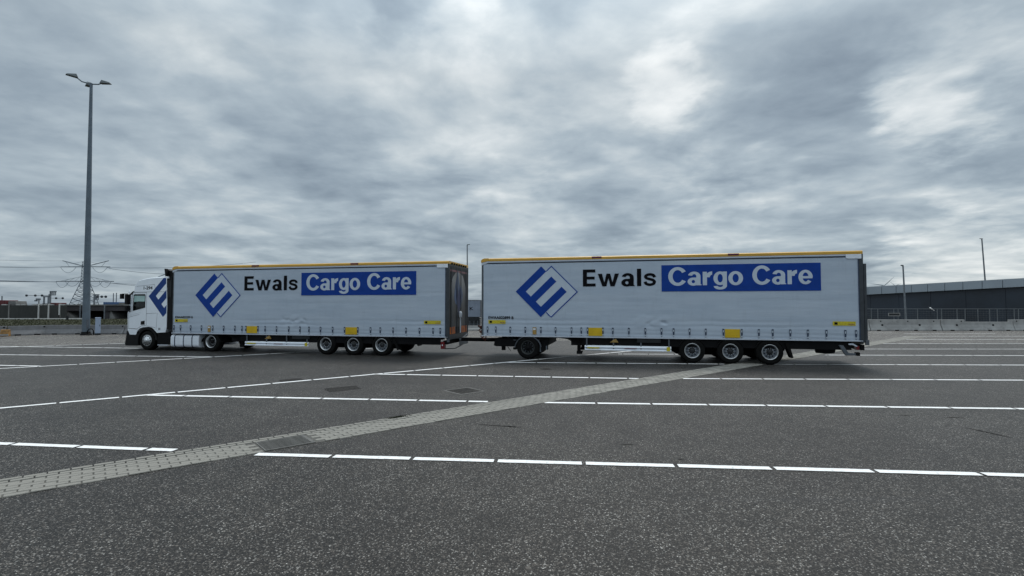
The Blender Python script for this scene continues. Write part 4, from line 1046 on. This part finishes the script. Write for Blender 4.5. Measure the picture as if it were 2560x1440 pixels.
def cabinet():
    t = thing('electrical_cabinet', 'narrow grey blue electrical cabinet standing right of the light mast', 'cabinet', (-29.55, 35.75, 0), R(40))
    MB().box(-.2, .2, -.2, .2, 0, .12).build('plinth', M['darkgrey'], t)
    MB().box(-.19, .19, -.19, .19, .12, 1.2).build('body', M['cabinet'], t, .01)
    MB().box(-.17, .17, -.205, -.191, .16, 1.16).build('door', M['cabinet'], t, .004)
    MB().box(.11, .14, -.222, -.205, .62, .74).build('handle', M['black'], t)
    MB().hexa([(-.22, -.22, 1.2), (.22, -.22, 1.2), (.22, .22, 1.2), (-.22, .22, 1.2), (-.2, -.2, 1.25), (.2, -.2, 1.25), (.2, .2, 1.25), (-.2, .2, 1.25)]).build('lid', M['cabinet'], t)
    t.scale = (.8, .8, 1.0)
cabinet()
def hoop(x, y, rz, label):
    t = thing('cable_duct', label, 'cable', (x, y, 0), rz)
    MB().tube([(-.18, 0, 0), (-.18, 0, .3), (-.1, 0, .44), (.05, 0, .44), (.14, 0, .3), (.16, 0, 0)], .035, 8).build('duct', M['black'], t)
hoop(-29.87, 35.55, R(40), 'black bent cable duct between the mast foot and the cabinet')

# ------------------------------------------------------------------ concrete barriers
def barrier_mesh(L, h, notch=None):
    q = MB(); w = .30
    prof = [(-w, 0), (-w, .10), (-.24, .20), (-.13, h * .55), (-.10, h), (.10, h), (.13, h * .55), (.24, .20), (w, .10), (w, 0)]
    if notch is None: q.prism_x(prof, -L / 2 + .02, L / 2 - .02)
    else:
        a, b_, nh = notch
        low = [(-w, 0), (-w, .10), (-.24, .20), (-.13, h * .55), (-.105, h - nh), (.105, h - nh), (.13, h * .55), (.24, .20), (w, .10), (w, 0)]
        q.prism_x(prof, -L / 2 + .02, a); q.prism_x(low, a, b_); q.prism_x(prof, b_, L / 2 - .02)
    return q
def barrier(x, y, rz, L, h, label, group, holes, slots, notch=None, tops=(), m='conc'):
    t = thing('concrete_barrier', label, 'barrier', (x, y, 0), rz, group)
    barrier_mesh(L, h, notch).build('body', M[m], t, .012)
    for hx in holes:
        q = MB(); q.lathe([(.085, 0), (.085, -.03), (.06, -.035), (.0, -.035)], 14, 0, (hx, -.135, h * .50)); q.build('lifting_eye', M['hole'], t)
    for hx in slots:
        q = MB(); q.box(hx - .16, hx + .16, -.306, -.20, .0, .085); q.build('fork_pocket', M['hole'], t)
    for hx in tops:
        q = MB(); q.lathe([(.05, 0), (.05, -.02), (0, -.02)], 10, 0, (hx, -.108, h * .85)); q.build('pin_hole', M['hole'], t)
    return t
GB = 'concrete barriers along the right edge of the yard'
barrier(26.66, 41.7, 0, 5.95, .93, 'concrete barrier just right of the rear trailer, partly hidden by it', GB, (1.6,), (1.0, 2.2), tops=(2.4,))
barrier(32.61, 41.7, 0, 5.9, .93, 'full height concrete barrier in front of the slim lamp post', GB, (-1.9, 1.2), (-2.3, -.8, .75, 2.3), tops=(-2.0, .25, 2.4))
barrier(38.6, 41.7, 0, 6.0, .93, 'concrete barrier with a long step cut out of its top edge', GB, (-1.7, 1.3), (-2.2, -.65, .9, 2.4), notch=(-1.0, 2.75, .19), tops=(-1.3,))
barrier(44.6, 41.7, 0, 6.0, .93, 'concrete barrier cut off by the right edge of the photograph', GB, (-1.6, 1.4), (-2.2, -.6), tops=(-2.7,))
barrier(-3.3, 41.7, 0, 5.95, .42, 'concrete barrier seen through the gap between the two trailers', GB, (), ())
GL = 'concrete barriers along the left edge of the yard'
LB = ['concrete barrier at the left edge of the photograph, its end behind the orange block', 'concrete barrier right of the orange block, left of the light mast', 'concrete barrier directly behind the light mast', 'concrete barrier between the cabinet and the lorry cab', 'concrete barrier half hidden behind the front of the lorry cab']
LJ = [(-37.0, 33.6), (-35.0, 34.75), (-33.75, 36.3), (-30.8, 36.75), (-28.4, 36.85), (-25.9, 36.95)]
for k, (pa, pb) in enumerate(zip(LJ[:-1], LJ[1:])):
    ln_ = math.hypot(pb[0] - pa[0], pb[1] - pa[1])
    barrier((pa[0] + pb[0]) / 2, (pa[1] + pb[1]) / 2, math.atan2(pb[1] - pa[1], pb[0] - pa[0]), ln_ - .02, .68 - .01 * (k % 2), LB[k], GL, (), (-ln_ * .25, ln_ * .25), tops=(ln_ * .44,), m='conc2')
ang = R(30)
t = thing('orange_block', 'faded orange block painted on the foot of the left barrier', 'block', (-34.5, 34.15, 0), R(25))
q = MB(); q.prism_x([(-.2, 0), (-.2, .2), (-.12, .46), (.1, .46), (.16, .1), (.16, 0)], -.22, .22); q.build('body', M['orangep'], t, .02)
q = MB(); q.box(-.225, .225, -.215, -.202, .05, .16); q.build('worn_foot', M['conc'], t)

# ------------------------------------------------------------------ left background
q = MB(); q.add([(-75, 40.5, .003), (-37.5, 34.2, .003), (-33.8, 37.0, .003), (-22, 37.6, .003), (-26, 76, .003), (-120, 76, .003)], [(0, 1, 2, 3, 4, 5)])
o = q.build('grass_verge', M['grass'], recalc=False); struct(o, 'structure', 'dull green verge behind the left barriers')
if o.data.polygons[0].normal.z < 0: o.data.flip_normals()
gb = MB()
for i in range(9000):
    Y = random.uniform(41, 75); X = random.uniform(-1.07, -.70) * Y
    a = random.uniform(0, PI); h = random.uniform(.04, .14); w = random.uniform(.02, .06)
    gb.add([(X - w * math.cos(a), Y - w * math.sin(a), .003), (X + w * math.cos(a), Y + w * math.sin(a), .003), (X + random.uniform(-.1, .1), Y, h)], [(0, 1, 2)])
struct(gb.build('grass', M['grass'], recalc=False), 'stuff', 'rough grass tufts on the verge behind the barriers')
q = MB(); q.box(-110, at(208, 800, 75).x, 75.2, 75.7, 0, .14); struct(q.build('kerb', M['concw']), 'structure', 'white kerb at the foot of the dark wall')

def wall():
    Y = 77.0; t = thing('noise_wall', 'long dark panelled wall with pale posts behind the verge', 'wall', (at(80, 800, Y).x, Y, 0))
    ox = t.location.x
    xs = [at(p, 780, Y).x - ox for p in (-420, -346, -272, -198, -124, -50, 23, 97, 122, 149, 166)]
    zt = at(80, 759.5, Y).z; 
    for a, b_ in zip(xs[:-1], xs[1:]):
        MB().box(a + .12, b_ - .12, 0, .2, 0, zt - .25).build('wall_panel', M['wallp'], t)
        n = max(2, int((b_ - a) / .9)); w = (b_ - a - .3) / n
        q = MB()
        for k in range(n):
            if (k * 7 + int(a)) % 3: q.box(a + .15 + k * w, a + .15 + (k + .72) * w, -.04, .2, zt - .2, zt - .08)
        if q.v: q.build('coping', M['concw'], t)
        MB().box(a + .1, b_ - .1, .02, .18, zt - .249, zt - .21).box(a + .1, b_ - .1, .05, .18, zt - .079, zt - .03).build('top_rail', M['deck'], t)
    for i, x in enumerate(xs[1:-1], -5):
        m = M['dim'] if i < 1 else M['concw']
        MB().box(x - (.08 if i < 4 else .16), x + (.08 if i < 4 else .16), -.1, .25, .0 if i < 3 else .62, zt).build('wall_post', m, t)
wall()
def viaduct():
    Y = 78.5; t = thing('viaduct', 'low dark concrete viaduct with deep shadowed openings behind the mast', 'bridge', (at(240, 800, Y).x, Y, 0)); ox = t.location.x
    X = lambda p: at(p, 780, Y).x - ox
    zt, zb = at(240, 762, Y).z, at(240, 777, Y).z
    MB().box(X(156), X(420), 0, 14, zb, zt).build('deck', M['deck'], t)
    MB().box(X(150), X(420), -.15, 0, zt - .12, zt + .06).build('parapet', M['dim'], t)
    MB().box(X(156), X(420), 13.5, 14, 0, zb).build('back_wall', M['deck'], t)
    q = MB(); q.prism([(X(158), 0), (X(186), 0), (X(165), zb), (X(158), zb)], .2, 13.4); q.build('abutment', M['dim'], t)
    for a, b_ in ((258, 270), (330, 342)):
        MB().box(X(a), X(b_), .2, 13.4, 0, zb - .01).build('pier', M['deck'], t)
    q = MB(); q.prism([(X(270), 0), (X(284), 0), (X(274), zb), (X(270), zb)], .3, 13.3); q.build('abutment', M['dim'], t)
    for p in (204.5, 265): MB().box(X(p) - .06, X(p) + .06, -.35, -.23, 0, zt - .1).build('drain_pipe', M['farsteel'], t)
viaduct()
def post(px, y0, y1, Y, r, label, name='marker_post', m='dim', cat='post', group=None):
    a, b_ = at(px, y1, Y), at(px, y0, Y)
    q = MB().tube([(0, 0, min(0, a.z)), (0, 0, b_.z)], r, 8); o = q.build(name, M[m]); o.location = (a.x, Y, 0)
    return tag(o, label, cat, group)
post(168, 790, 803, 72.5, .14, 'short dark post on the verge in front of the viaduct', m='darkgrey')
post(97, 797, 803, 72, .05, 'thin dark stake standing below the white wall post', m='darkgrey')

# vehicles on the road beyond the wall
def far_truck(p0, p1, ptop, Y, body, cabm, cab_side, label, name='far_lorry'):
    a, b_ = at(p0, ptop, Y), at(p1, ptop, Y); t = thing(name, label, 'lorry', ((a.x + b_.x) / 2, Y, 0)); L = b_.x - a.x; h = a.z
    MB().box(-L / 2, L / 2, 0, 2.4, .9, h).build('load_body', body, t, .05)
    q = MB()
    for k in range(6): q.box(-L / 2 + L * (k + .5) / 6 - .03, -L / 2 + L * (k + .5) / 6 + .03, -.04, 0, .9, h)
    q.build('body_rib', body, t)
    c0 = L / 2 + .25 if cab_side > 0 else -L / 2 - 1.95
    MB().prism([(c0, .6), (c0 + 1.7, .6), (c0 + 1.7, h * .62), (c0 + 1.45 if cab_side > 0 else c0 + 1.7, h * .95), (c0 + .1, h * .95), (c0, h * .6)], .1, 2.3).build('cab', cabm, t, .05)
    for x in (-L / 2 + .8, L / 2 - .8, c0 + .9): MB().lathe([(0, -.15), (.48, -.15), (.48, .15), (0, .15)], 16, 0, (x, .15, .48)).build('wheel', M['rubber'], t)
far_truck(-40, 15, 750.5, 95, M['farred'], M['dim'], 1, 'red lorry showing above the dark wall at the left edge')
far_truck(258, 292, 755.0, 110, M['farblue'], M['dim'], 1, 'blue lorry beyond the viaduct, left of the white cab')
far_truck(126, 141, 757, 104, M['farred'], M['deck'], -1, 'small dark red lorry above the wall among the signals')

GS = 'traffic signals seen from behind beyond the wall'
def signal(pole, parm, discs, ya, Y, label, r=.24):
    a = at(pole, ya, Y); t = thing('signal_gantry', label, 'traffic signal', (a.x, Y, 0), 0, GS)
    MB().tube([(0, 0, 0), (0, 0, a.z + .3)], .13, 8).build('pole', M['farsteel'], t)
    e = at(parm, ya, Y).x - a.x
    MB().tube([(0, 0, a.z), (e, 0, a.z)], .055, 6).build('arm', M['farsteel'], t)
    for d in discs:
        x = at(d, ya, Y).x - a.x; q = MB(); q.lathe([(0, -.1), (r, -.1), (r, .06), (0, .06)], 16, 0, (x, -.1, a.z))
        q.build('signal_head', M['signal'], t)
signal(123, 66, (67.7, 89.6, 106.5), 738.8, 110, 'signal arm with three round heads, highest and leftmost above the wall')
signal(125.5, 160, (141.5, 158), 745.5, 118, 'signal arm with two round heads reaching right of the sign frame')
signal(235.5, 267, (245, 255.5, 265.5), 741.8, 112, 'signal arm with three round heads just right of the light mast', .27)
def frame(p0, p1, y0, y1, Y, label, grid, name='road_sign'):
    a, b_ = at(p0, y0, Y), at(p1, y1, Y); t = thing(name, label, 'road sign', (a.x, Y, 0)); w = b_.x - a.x
    q = MB(); q.box(-.12, .12, -.1, .1, 0, a.z); 
    if grid == 0: q.box(w - .12, w + .12, -.1, .1, 0, a.z)
    q.build('post', M['farsteel'], t)
    q = MB(); q.box(-.12, w + .12, -.12, .12, a.z - .25, a.z)
    for k in range(grid): q.box(0, w, -.06, .06, a.z - (a.z - b_.z) * (k + 1) / grid - .1, a.z - (a.z - b_.z) * (k + 1) / grid)
    for k in range(3 if grid else 0): q.box(w * (k + 1) / 3 - .07, w * (k + 1) / 3 + .07, -.05, .05, b_.z, a.z - .25)
    q.build('panel_frame', M['farsteel'], t)
frame(126.5, 139, 727.5, 737.5, 112, 'grey lattice back of a road sign above the wall', 4)
frame(110.5, 121, 740, 752, 106, 'dark portal frame above the wall under the signal arm', 0, 'portal_frame')
frame(236, 246, 735.5, 749, 114, 'grey back of a road sign right of the light mast', 2)
post(283, 733, 760, 200, .16, 'left one of two thin masts above the blue lorry', 'thin_mast', 'farsteel', 'mast')
post(290.5, 732, 760, 200, .16, 'right one of two thin masts above the blue lorry', 'thin_mast', 'farsteel', 'mast')
post(4.5, 740, 760, 100, .10, 'slim lamp pole in front of the red lorry', 'lamp_pole', 'farsteel', 'pole')
def camera_pole(px, y0, Y, label):
    a = at(px, y0, Y); t = thing('floodlight_pole', label, 'floodlight', (a.x, Y, 0))
    MB().tube([(0, 0, 0), (0, 0, a.z)], .1, 8).build('pole', M['dim'], t)
    MB().box(-.55, .25, -.2, .2, a.z - .3, a.z + .1).box(-.9, -.4, -.15, .15, a.z - .55, a.z - .25).build('lamp_head', M['farsteel'], t, .04)
camera_pole(97.5, 747, 108, 'pale pole with a boxy floodlight left of the portal frame')
def shrub(px, ytop, Y, w, label):
    a = at(px, ytop, Y); t = thing('shrub', label, 'shrub', (a.x, Y, 0)); q = MB(); rr = random.Random(px)
    for i in range(420):
        th = rr.uniform(0, 2 * PI); k = rr.random() ** .5; x = w * k * math.cos(th); y = w * .7 * k * math.sin(th); z = a.z * (.25 + .75 * rr.random() * (1 - k * .65)); s = rr.uniform(.1, .24)
        v = [Vector((x, y, z)) + Vector((rr.uniform(-s, s), rr.uniform(-s, s), rr.uniform(-s, s))) for _ in range(3)]
        q.add(v, [(0, 1, 2)])
    q.build('foliage', M['bush'], t, recalc=False)
    MB().tube([(0, 0, 0), (.05, 0, a.z * .5)], .12, 6).build('stem', M['bush'], t)
shrub(196, 754.5, 100, 1.5, 'dark shrub above the viaduct left of the light mast')
shrub(244, 757, 100, .9, 'dark shrub above the viaduct right of the light mast')

# ------------------------------------------------------------------ pylons and cables
PY = 550.0
def lattice(q, a0, a1, w0, w1, n, r):
    """square lattice column from a0 up to a1"""
    L = []
    for k in range(n + 1):
        f = k / n; z = a0 + (a1 - a0) * f; w = w0 + (w1 - w0) * f
        L.append([Vector((sx * w, sy * w, z)) for sx, sy in ((-1, -1), (1, -1), (1, 1), (-1, 1))])
    for k in range(n):
        for i in range(4):
            q.bar(L[k][i], L[k + 1][i], r); j = (i + 1) % 4
            q.bar(L[k][i], L[k + 1][j], r * .6); q.bar(L[k][j], L[k + 1][i], r * .6); q.bar(L[k + 1][i], L[k + 1][j], r * .6)
def pylon(px, Y, label, scale=1.0):
    base = at(px, 760, Y); t = thing('pylon', label, 'pylon', (base.x, Y, 0), 0, 'lattice pylons of the power line')
    s = 0.44 * scale                                        # metres per photo pixel at the first pylon
    z = lambda y: EYE + (763 - y) * s
    q = MB(); lattice(q, 0, z(705), 9.5 * 1.0, 2.6, 6, .44); lattice(q, z(705), z(655), 2.6, 1.9, 7, .40); q.build('tower', M['pylon'], t)
    for (yy, w, depth) in ((666.5, 62, 6), (703, 72, 14)):
        q = MB(); W = w * s
        for sg in (-1, 1):
            q.bar((0, -1, z(yy)), (sg * W, 0, z(yy + .5)), .56); q.bar((0, 1, z(yy)), (sg * W, 0, z(yy + .5)), .56)
            if yy > 690:
                q.bar((0, 0, z(yy - depth)), (sg * W * .86, 0, z(yy)), .24)
                for k in range(4): q.bar((sg * W * .18 * (k + 1), 0, z(yy)), (sg * W * .18 * k, 0, z(yy - depth * (1 - k / 5))), .16)
            else:
                q.bar((0, 0, z(yy)), (sg * 58 * s, 0, z(651.5)), .6); q.bar((sg * 40 * s, 0, z(yy)), (sg * 50 * s, 0, z(654)), .22)
                q.bar((0, 0, z(652)), (sg * 30 * s, 0, z(659)), .18)
        q.build('crossarm', M['pylon'], t)
    for (yy, x0, x1, dp) in ((667, -60, -20, 15), (667, 20, 58, 15), (704, -70, -38, 15), (704, -46, -12, 12), (704, 12, 46, 12), (704, 38, 68, 15)):
        MB().tube([((x0 + (x1 - x0) * k / 10) * s, -1.5, z(yy) - dp * s * math.sin(PI * k / 10) ** .8) for k in range(11)], .18, 5).build('jumper_cable', M['wire'], t)
    return t
pylon(211, PY, 'lattice power pylon standing behind the tall light mast')
pylon(601, 640, 'lattice power pylon whose tips just show over the front trailer roof', 1.0)
def cable(pts, r, label):
    q = MB(); q.tube(pts, r * 1.35, 5); return tag(q.build('power_cable', M['wire']), label, 'cable', 'power cables of the pylon line')
def sag(a, b_, d, n=24): return [a.lerp(b_, k / n) - Vector((0, 0, d * 4 * (k / n) * (1 - k / n))) for k in range(n + 1)]
for (p0, y0, Y0, p1, y1, Y1, d, lab) in (
    (150, 667, 550, -900, 588, 270, 6, 'uppermost power cable running left from the pylon'),
    (152, 667.5, 550, -900, 610, 270, 4, 'second highest power cable running left from the pylon'),
    (139, 704, 550, -900, 648, 280, 4, 'power cable left of the pylon at the upper edge of the lower set'),
    (140, 704.5, 550, -900, 666, 280, 1, 'power cable left of the pylon in the middle of the lower set'),
    (142, 705, 550, -900, 672, 280, 1, 'lowest power cable running left from the pylon'),
    (272, 671, 550, 648, 668, 640, 8, 'power cable sinking right from the upper pylon arm towards the cab'),
    (268, 669, 550, 640, 655, 640, 3, 'power cable running level right from the upper pylon arm'),
    (279, 708, 550, 645, 712, 640, 2, 'power cable running right from the lower pylon arm'),
    (262, 706, 550, 640, 735, 640, 2, 'lowest power cable sinking right from the pylon'),
    (161, 652, 550, -900, 572, 270, 5, 'thin earth wire running left from the raised pylon tip')):
    cable(sag(at(p0, y0, Y0), at(p1, y1, Y1), d), .16 if 'earth' not in lab else .10, lab)

# ------------------------------------------------------------------ middle gap
def gap_things():
    a, b_ = at(1120, 750, 62), at(1202, 793, 62); t = thing('cargo_container', 'blue grey container standing in the gap between the trailers', 'container', ((a.x + b_.x) / 2, 62, 0)); L = b_.x - a.x
    zb, zt = b_.z, a.z
    q = MB(); n = 18
    for k in range(n):
        x0, x1 = -L / 2 + .1 + (L - .2) * k / n, -L / 2 + .1 + (L - .2) * (k + 1) / n; d = .0 if k % 2 else .035
        q.box(x0, x1, d, .1, zb + .08, zt - .08)
    q.build('corrugated_side', M['cont'], t)
    q = MB(); q.box(-L/2, -L/2 + .1, -.01, 2.4, zb, zt).box(L/2 - .1, L/2, -.01, 2.4, zb, zt).box(-L/2 + .1, L/2 - .1, -.01, 2.4, zt - .08, zt).box(-L/2 + .1, L/2 - .1, -.01, 2.4, zb, zb + .08); q.build('frame', M['greysteel'], t)
    MB().box(-L/2 + .3, L/2 - .3, .3, 2.1, 0, zb).build('support', M['black'], t)
    k0, k1 = at(1174, 776, 62).x - t.location.x, at(1184, 776, 62).x - t.location.x
    letters('lettering', 'K', k0, k1, at(1174, 775.5, 62).z, .42, -.004, M['ink'], t, .01)
    a, b_ = at(1150, 796, 46), at(1199.5, 815, 46); t = thing('waste_skip', 'dark open skip below the container, seen between the trailers', 'skip', ((a.x + b_.x) / 2, 46, 0)); L = b_.x - a.x; h = a.z
    q = MB(); q.box(-L/2, L/2, 1.4, 1.5, 0, h).box(-L/2, -L/2 + .06, 0, 1.4, 0, h).box(L/2 - .06, L/2, 0, 1.4, 0, h * .9).box(-L/2 + .06, L/2 - .06, 0, 1.4, 0, .1); q.box(-L/2 + .06, L/2 - .06, 0, .05, 0, h * .62); q.build('body', M['darkgrey'], t)
    q = MB()
    for k in range(5): x = -L/2 + L * (k + .5) / 5; q.box(x - .025, x + .025, -.05, 0, 0, h * .75)
    q.box(-L/2, L/2, -.06, -.051, h * .40, h * .45); q.build('rib', M['greysteel'], t)
gap_things()

# ------------------------------------------------------------------ slim lamp posts
def lamp_post(px, ytop, Y, r, heads, label, lean=0.0):
    a = at(px, ytop, Y); bx = a.x + lean; t = thing('lamp_post', label, 'lamp post', (bx, Y, 0), 0, 'slim grey lamp posts')
    MB().tube([(0, 0, 0), (-lean, 0, a.z)], r, 10, r2=r * .72).build('pole', M['farsteel'], t)
    for h in heads:
        q = MB(); L = h * Y / 1250.0
        q.hexa([(-lean, -.12, a.z - .05), (-lean + L, -.16, a.z + .02), (-lean + L, .16, a.z + .02), (-lean, .12, a.z - .05), (-lean, -.10, a.z + .09), (-lean + L, -.12, a.z + .12), (-lean + L, .12, a.z + .12), (-lean, .10, a.z + .09)])
        q.build('lamp_head', M['lamp'], t)
lamp_post(1168, 612, 95, .14, (7,), 'slim lamp post rising behind the gap between the trailers', .1)
lamp_post(2257.5, 664.5, 60, .105, (-4,), 'slim lamp post in front of the dark hall, behind the barriers', .17)
lamp_post(2454.5, 597, 128, .19, (-5, 2), 'tall lamp post rising behind the roof of the dark hall', .9)

# ------------------------------------------------------------------ dark hall on the right
def hall():
    A = Vector((52.7, 85.2, 0)); B = Vector((67.6, 42, 0)); d = (B - A); L = d.length; d.normalize(); n = Vector((-d.y, d.x, 0))
    t = thing('warehouse', 'long dark clad warehouse with a pale grey roof fascia', 'building', A, math.atan2(d.y, d.x))
    def top(s): return 4.95 + (s - 7.6) * .021
    def bot(s): return 3.74 + (s - 7.6) * .031
    W = 30
    N_ = 22; gap = .035
    for k in range(N_):
        s0, s1 = L * k / N_, L * (k + 1) / N_
        MB().hexa([(s0 + gap, -.5, bot(s0)), (s1 - gap, -.5, bot(s1)), (s1 - gap, .0, bot(s1)), (s0 + gap, .0, bot(s0)), (s0 + gap, -.45, top(s0)), (s1 - gap, -.45, top(s1)), (s1 - gap, .0, top(s1)), (s0 + gap, .0, top(s0))]).build('fascia_panel', M['fascia'], t)
    MB().hexa([(0, .02, bot(0) + .1), (L, .02, bot(L) + .1), (L, W, bot(L) + .1), (0, W, bot(0) + .1), (0, .02, top(0) + .02), (L, .02, top(L) + .02), (L, W, top(L) + .02), (0, W, top(0) + .02)]).build('roof', M['fascia'], t)
    for k in range(N_ // 2):
        s0, s1 = 2 * L * k / N_, 2 * L * (k + 1) / N_
        MB().hexa([(s0 + .02, .05, 0), (s1 - .02, .05, 0), (s1 - .02, .2, 0), (s0 + .02, .2, 0), (s0 + .02, .05, bot(s0) + .05), (s1 - .02, .05, bot(s1) + .05), (s1 - .02, .2, bot(s1) + .05), (s0 + .02, .2, bot(s0) + .05)]).build('wall_panel', M['darkglass'], t)
    MB().box(.1, L - .1, .21, W, 0, 3.4).build('core_wall', M['darkglass'], t)
hall()

# fence in front of the hall
def fence():
    Y = 46.0; x0, x1 = at(2120, 800, Y).x, at(2660, 800, Y).x; zt = at(2300, 772.3, Y).z
    t = thing('wire_fence', 'thin grey post and rail fence behind the right barriers', 'fence', (x0, Y, 0))
    MB().tube([(0, 0, zt), (x1 - x0, 0, zt)], .022, 6).build('top_rail', M['fence'], t)
    for zoomx in (-60, 30, 120, 190, 360, 405, 480, 610, 820, 865, 1030, 1115, 1250, 1375, 1455, 1635, 1680, 1790, 1870):
        x = at(2150 + zoomx / 4.234, 800, Y).x - x0
        MB().tube([(x, 0, 0), (x, 0, zt)], .032, 6).build('post', M['fence'], t)
    q = MB()
    for k in range(8): q.tube([(0, .03, .2 + k * .19), (x1 - x0, .03, .2 + k * .19)], .004, 4)
    for k in range(int((x1 - x0) / .25)): q.tube([(k * .25, .03, .1), (k * .25, .03, zt)], .004, 4)
    struct(q.build('wire_mesh', M['fence'], t), 'stuff')
    a, b_ = at(2221, 782.3, Y - .1), at(2250.5, 790.3, Y - .1); s = thing('sign_board', 'small empty pale framed board hanging on the wire fence', 'sign', (a.x, Y - .08, 0)); w = b_.x - a.x
    MB().box(0, w, -.02, .02, a.z - .05, a.z).box(0, w, -.02, .02, b_.z, b_.z + .05).box(0, .05, -.02, .02, b_.z + .05, a.z - .05).box(w - .05, w, -.02, .02, b_.z + .05, a.z - .05).build('frame', M['conc'], s)
    MB().box(.05, w - .05, -.005, .01, b_.z + .05, a.z - .05).build('panel', M['darkgrey'], s)
fence()

# gull crossing in front of the hall
def gull():
    c = at(2329, 772.3, 44); t = thing('gull', 'white gull gliding low in front of the dark hall', 'bird', c)
    MB().lathe([(0, -.20), (.03, -.15), (.055, -.05), (.05, .08), (.02, .17), (0, .20)], 10, 0, (0, 0, 0), 'x').build('body', M['gull'], t)
    q = MB()
    for sg in (-1, 1):
        q.add([(-.08, 0, .02), (.06, 0, .02), (.10 + .04 * sg, -.18 * sg, .10 * sg * -1 + .02), (.02 + .05 * sg, -.30 * sg, .02 - .05 * sg), (-.04, -.18 * sg, .02 - .03 * sg)], [(0, 1, 2, 3, 4)])
    o = q.build('wing', M['gull'], t, recalc=False); o.modifiers.new('thick', 'SOLIDIFY').thickness = .012
    q = MB(); q.add([(.1, -.14, .0), (.2, 0, .0), (.1, .14, .0), (.05, 0, .03)], [(0, 1, 2, 3)]); 
    MB().lathe([(0, -.05), (.04, -.02), (.04, .03), (0, .06)], 8, 0, (-.22, 0, .02), 'x').build('head', M['gull'], t)
    MB().hexa([(.17, -.02, -.005), (.30, -.06, -.005), (.30, .06, -.005), (.17, .02, -.005), (.17, -.02, .008), (.30, -.06, .004), (.30, .06, .004), (.17, .02, .008)]).build('tail', M['gullg'], t)
    t.rotation_euler = (R(25), R(20), R(25)); t.scale = (.85, .85, .85)
gull()

# wind turbines beyond the hall
def turbine(px, py, Y, angs, R_, label):
    c = at(px, py, Y); t = thing('wind_turbine', label, 'wind turbine', (c.x, Y, 0), 0, 'wind turbines on the horizon')
    MB().tube([(0, 0, 0), (0, 0, c.z)], 2.2, 10, r2=1.3).build('tower', M['turbine'], t)
    MB().lathe([(0, -3), (1.6, -2), (1.8, 4), (0, 5)], 10, 0, (0, 0, c.z)).build('nacelle', M['turbine'], t)
    for a in angs:
        dx, dz = math.cos(R(a)), math.sin(R(a))
        q = MB(); n = Vector((-dz, 0, dx))
        base = Vector((0, -4, c.z)); tip = base + Vector((dx, 0, dz)) * R_; mid = base + Vector((dx, 0, dz)) * R_ * .25
        q.add([base - n * .8, mid - n * 1.5, tip, mid + n * .6, base + n * .8, base + Vector((0, .8, 0)), mid + Vector((0, .7, 0))], [(0, 1, 3, 4), (1, 2, 3), (0, 5, 6, 1), (4, 3, 6, 5), (1, 6, 2), (3, 2, 6)])
        q.build('rotor_blade', M['turbine'], t)
turbine(2208, 714.6, 1500, (42, 171, 292), 47, 'wind turbine with raised blade left of the slim lamp post')
turbine(2236, 714.5, 2300, (142, 262, 22), 34, 'distant wind turbine almost hidden behind the warehouse roof')
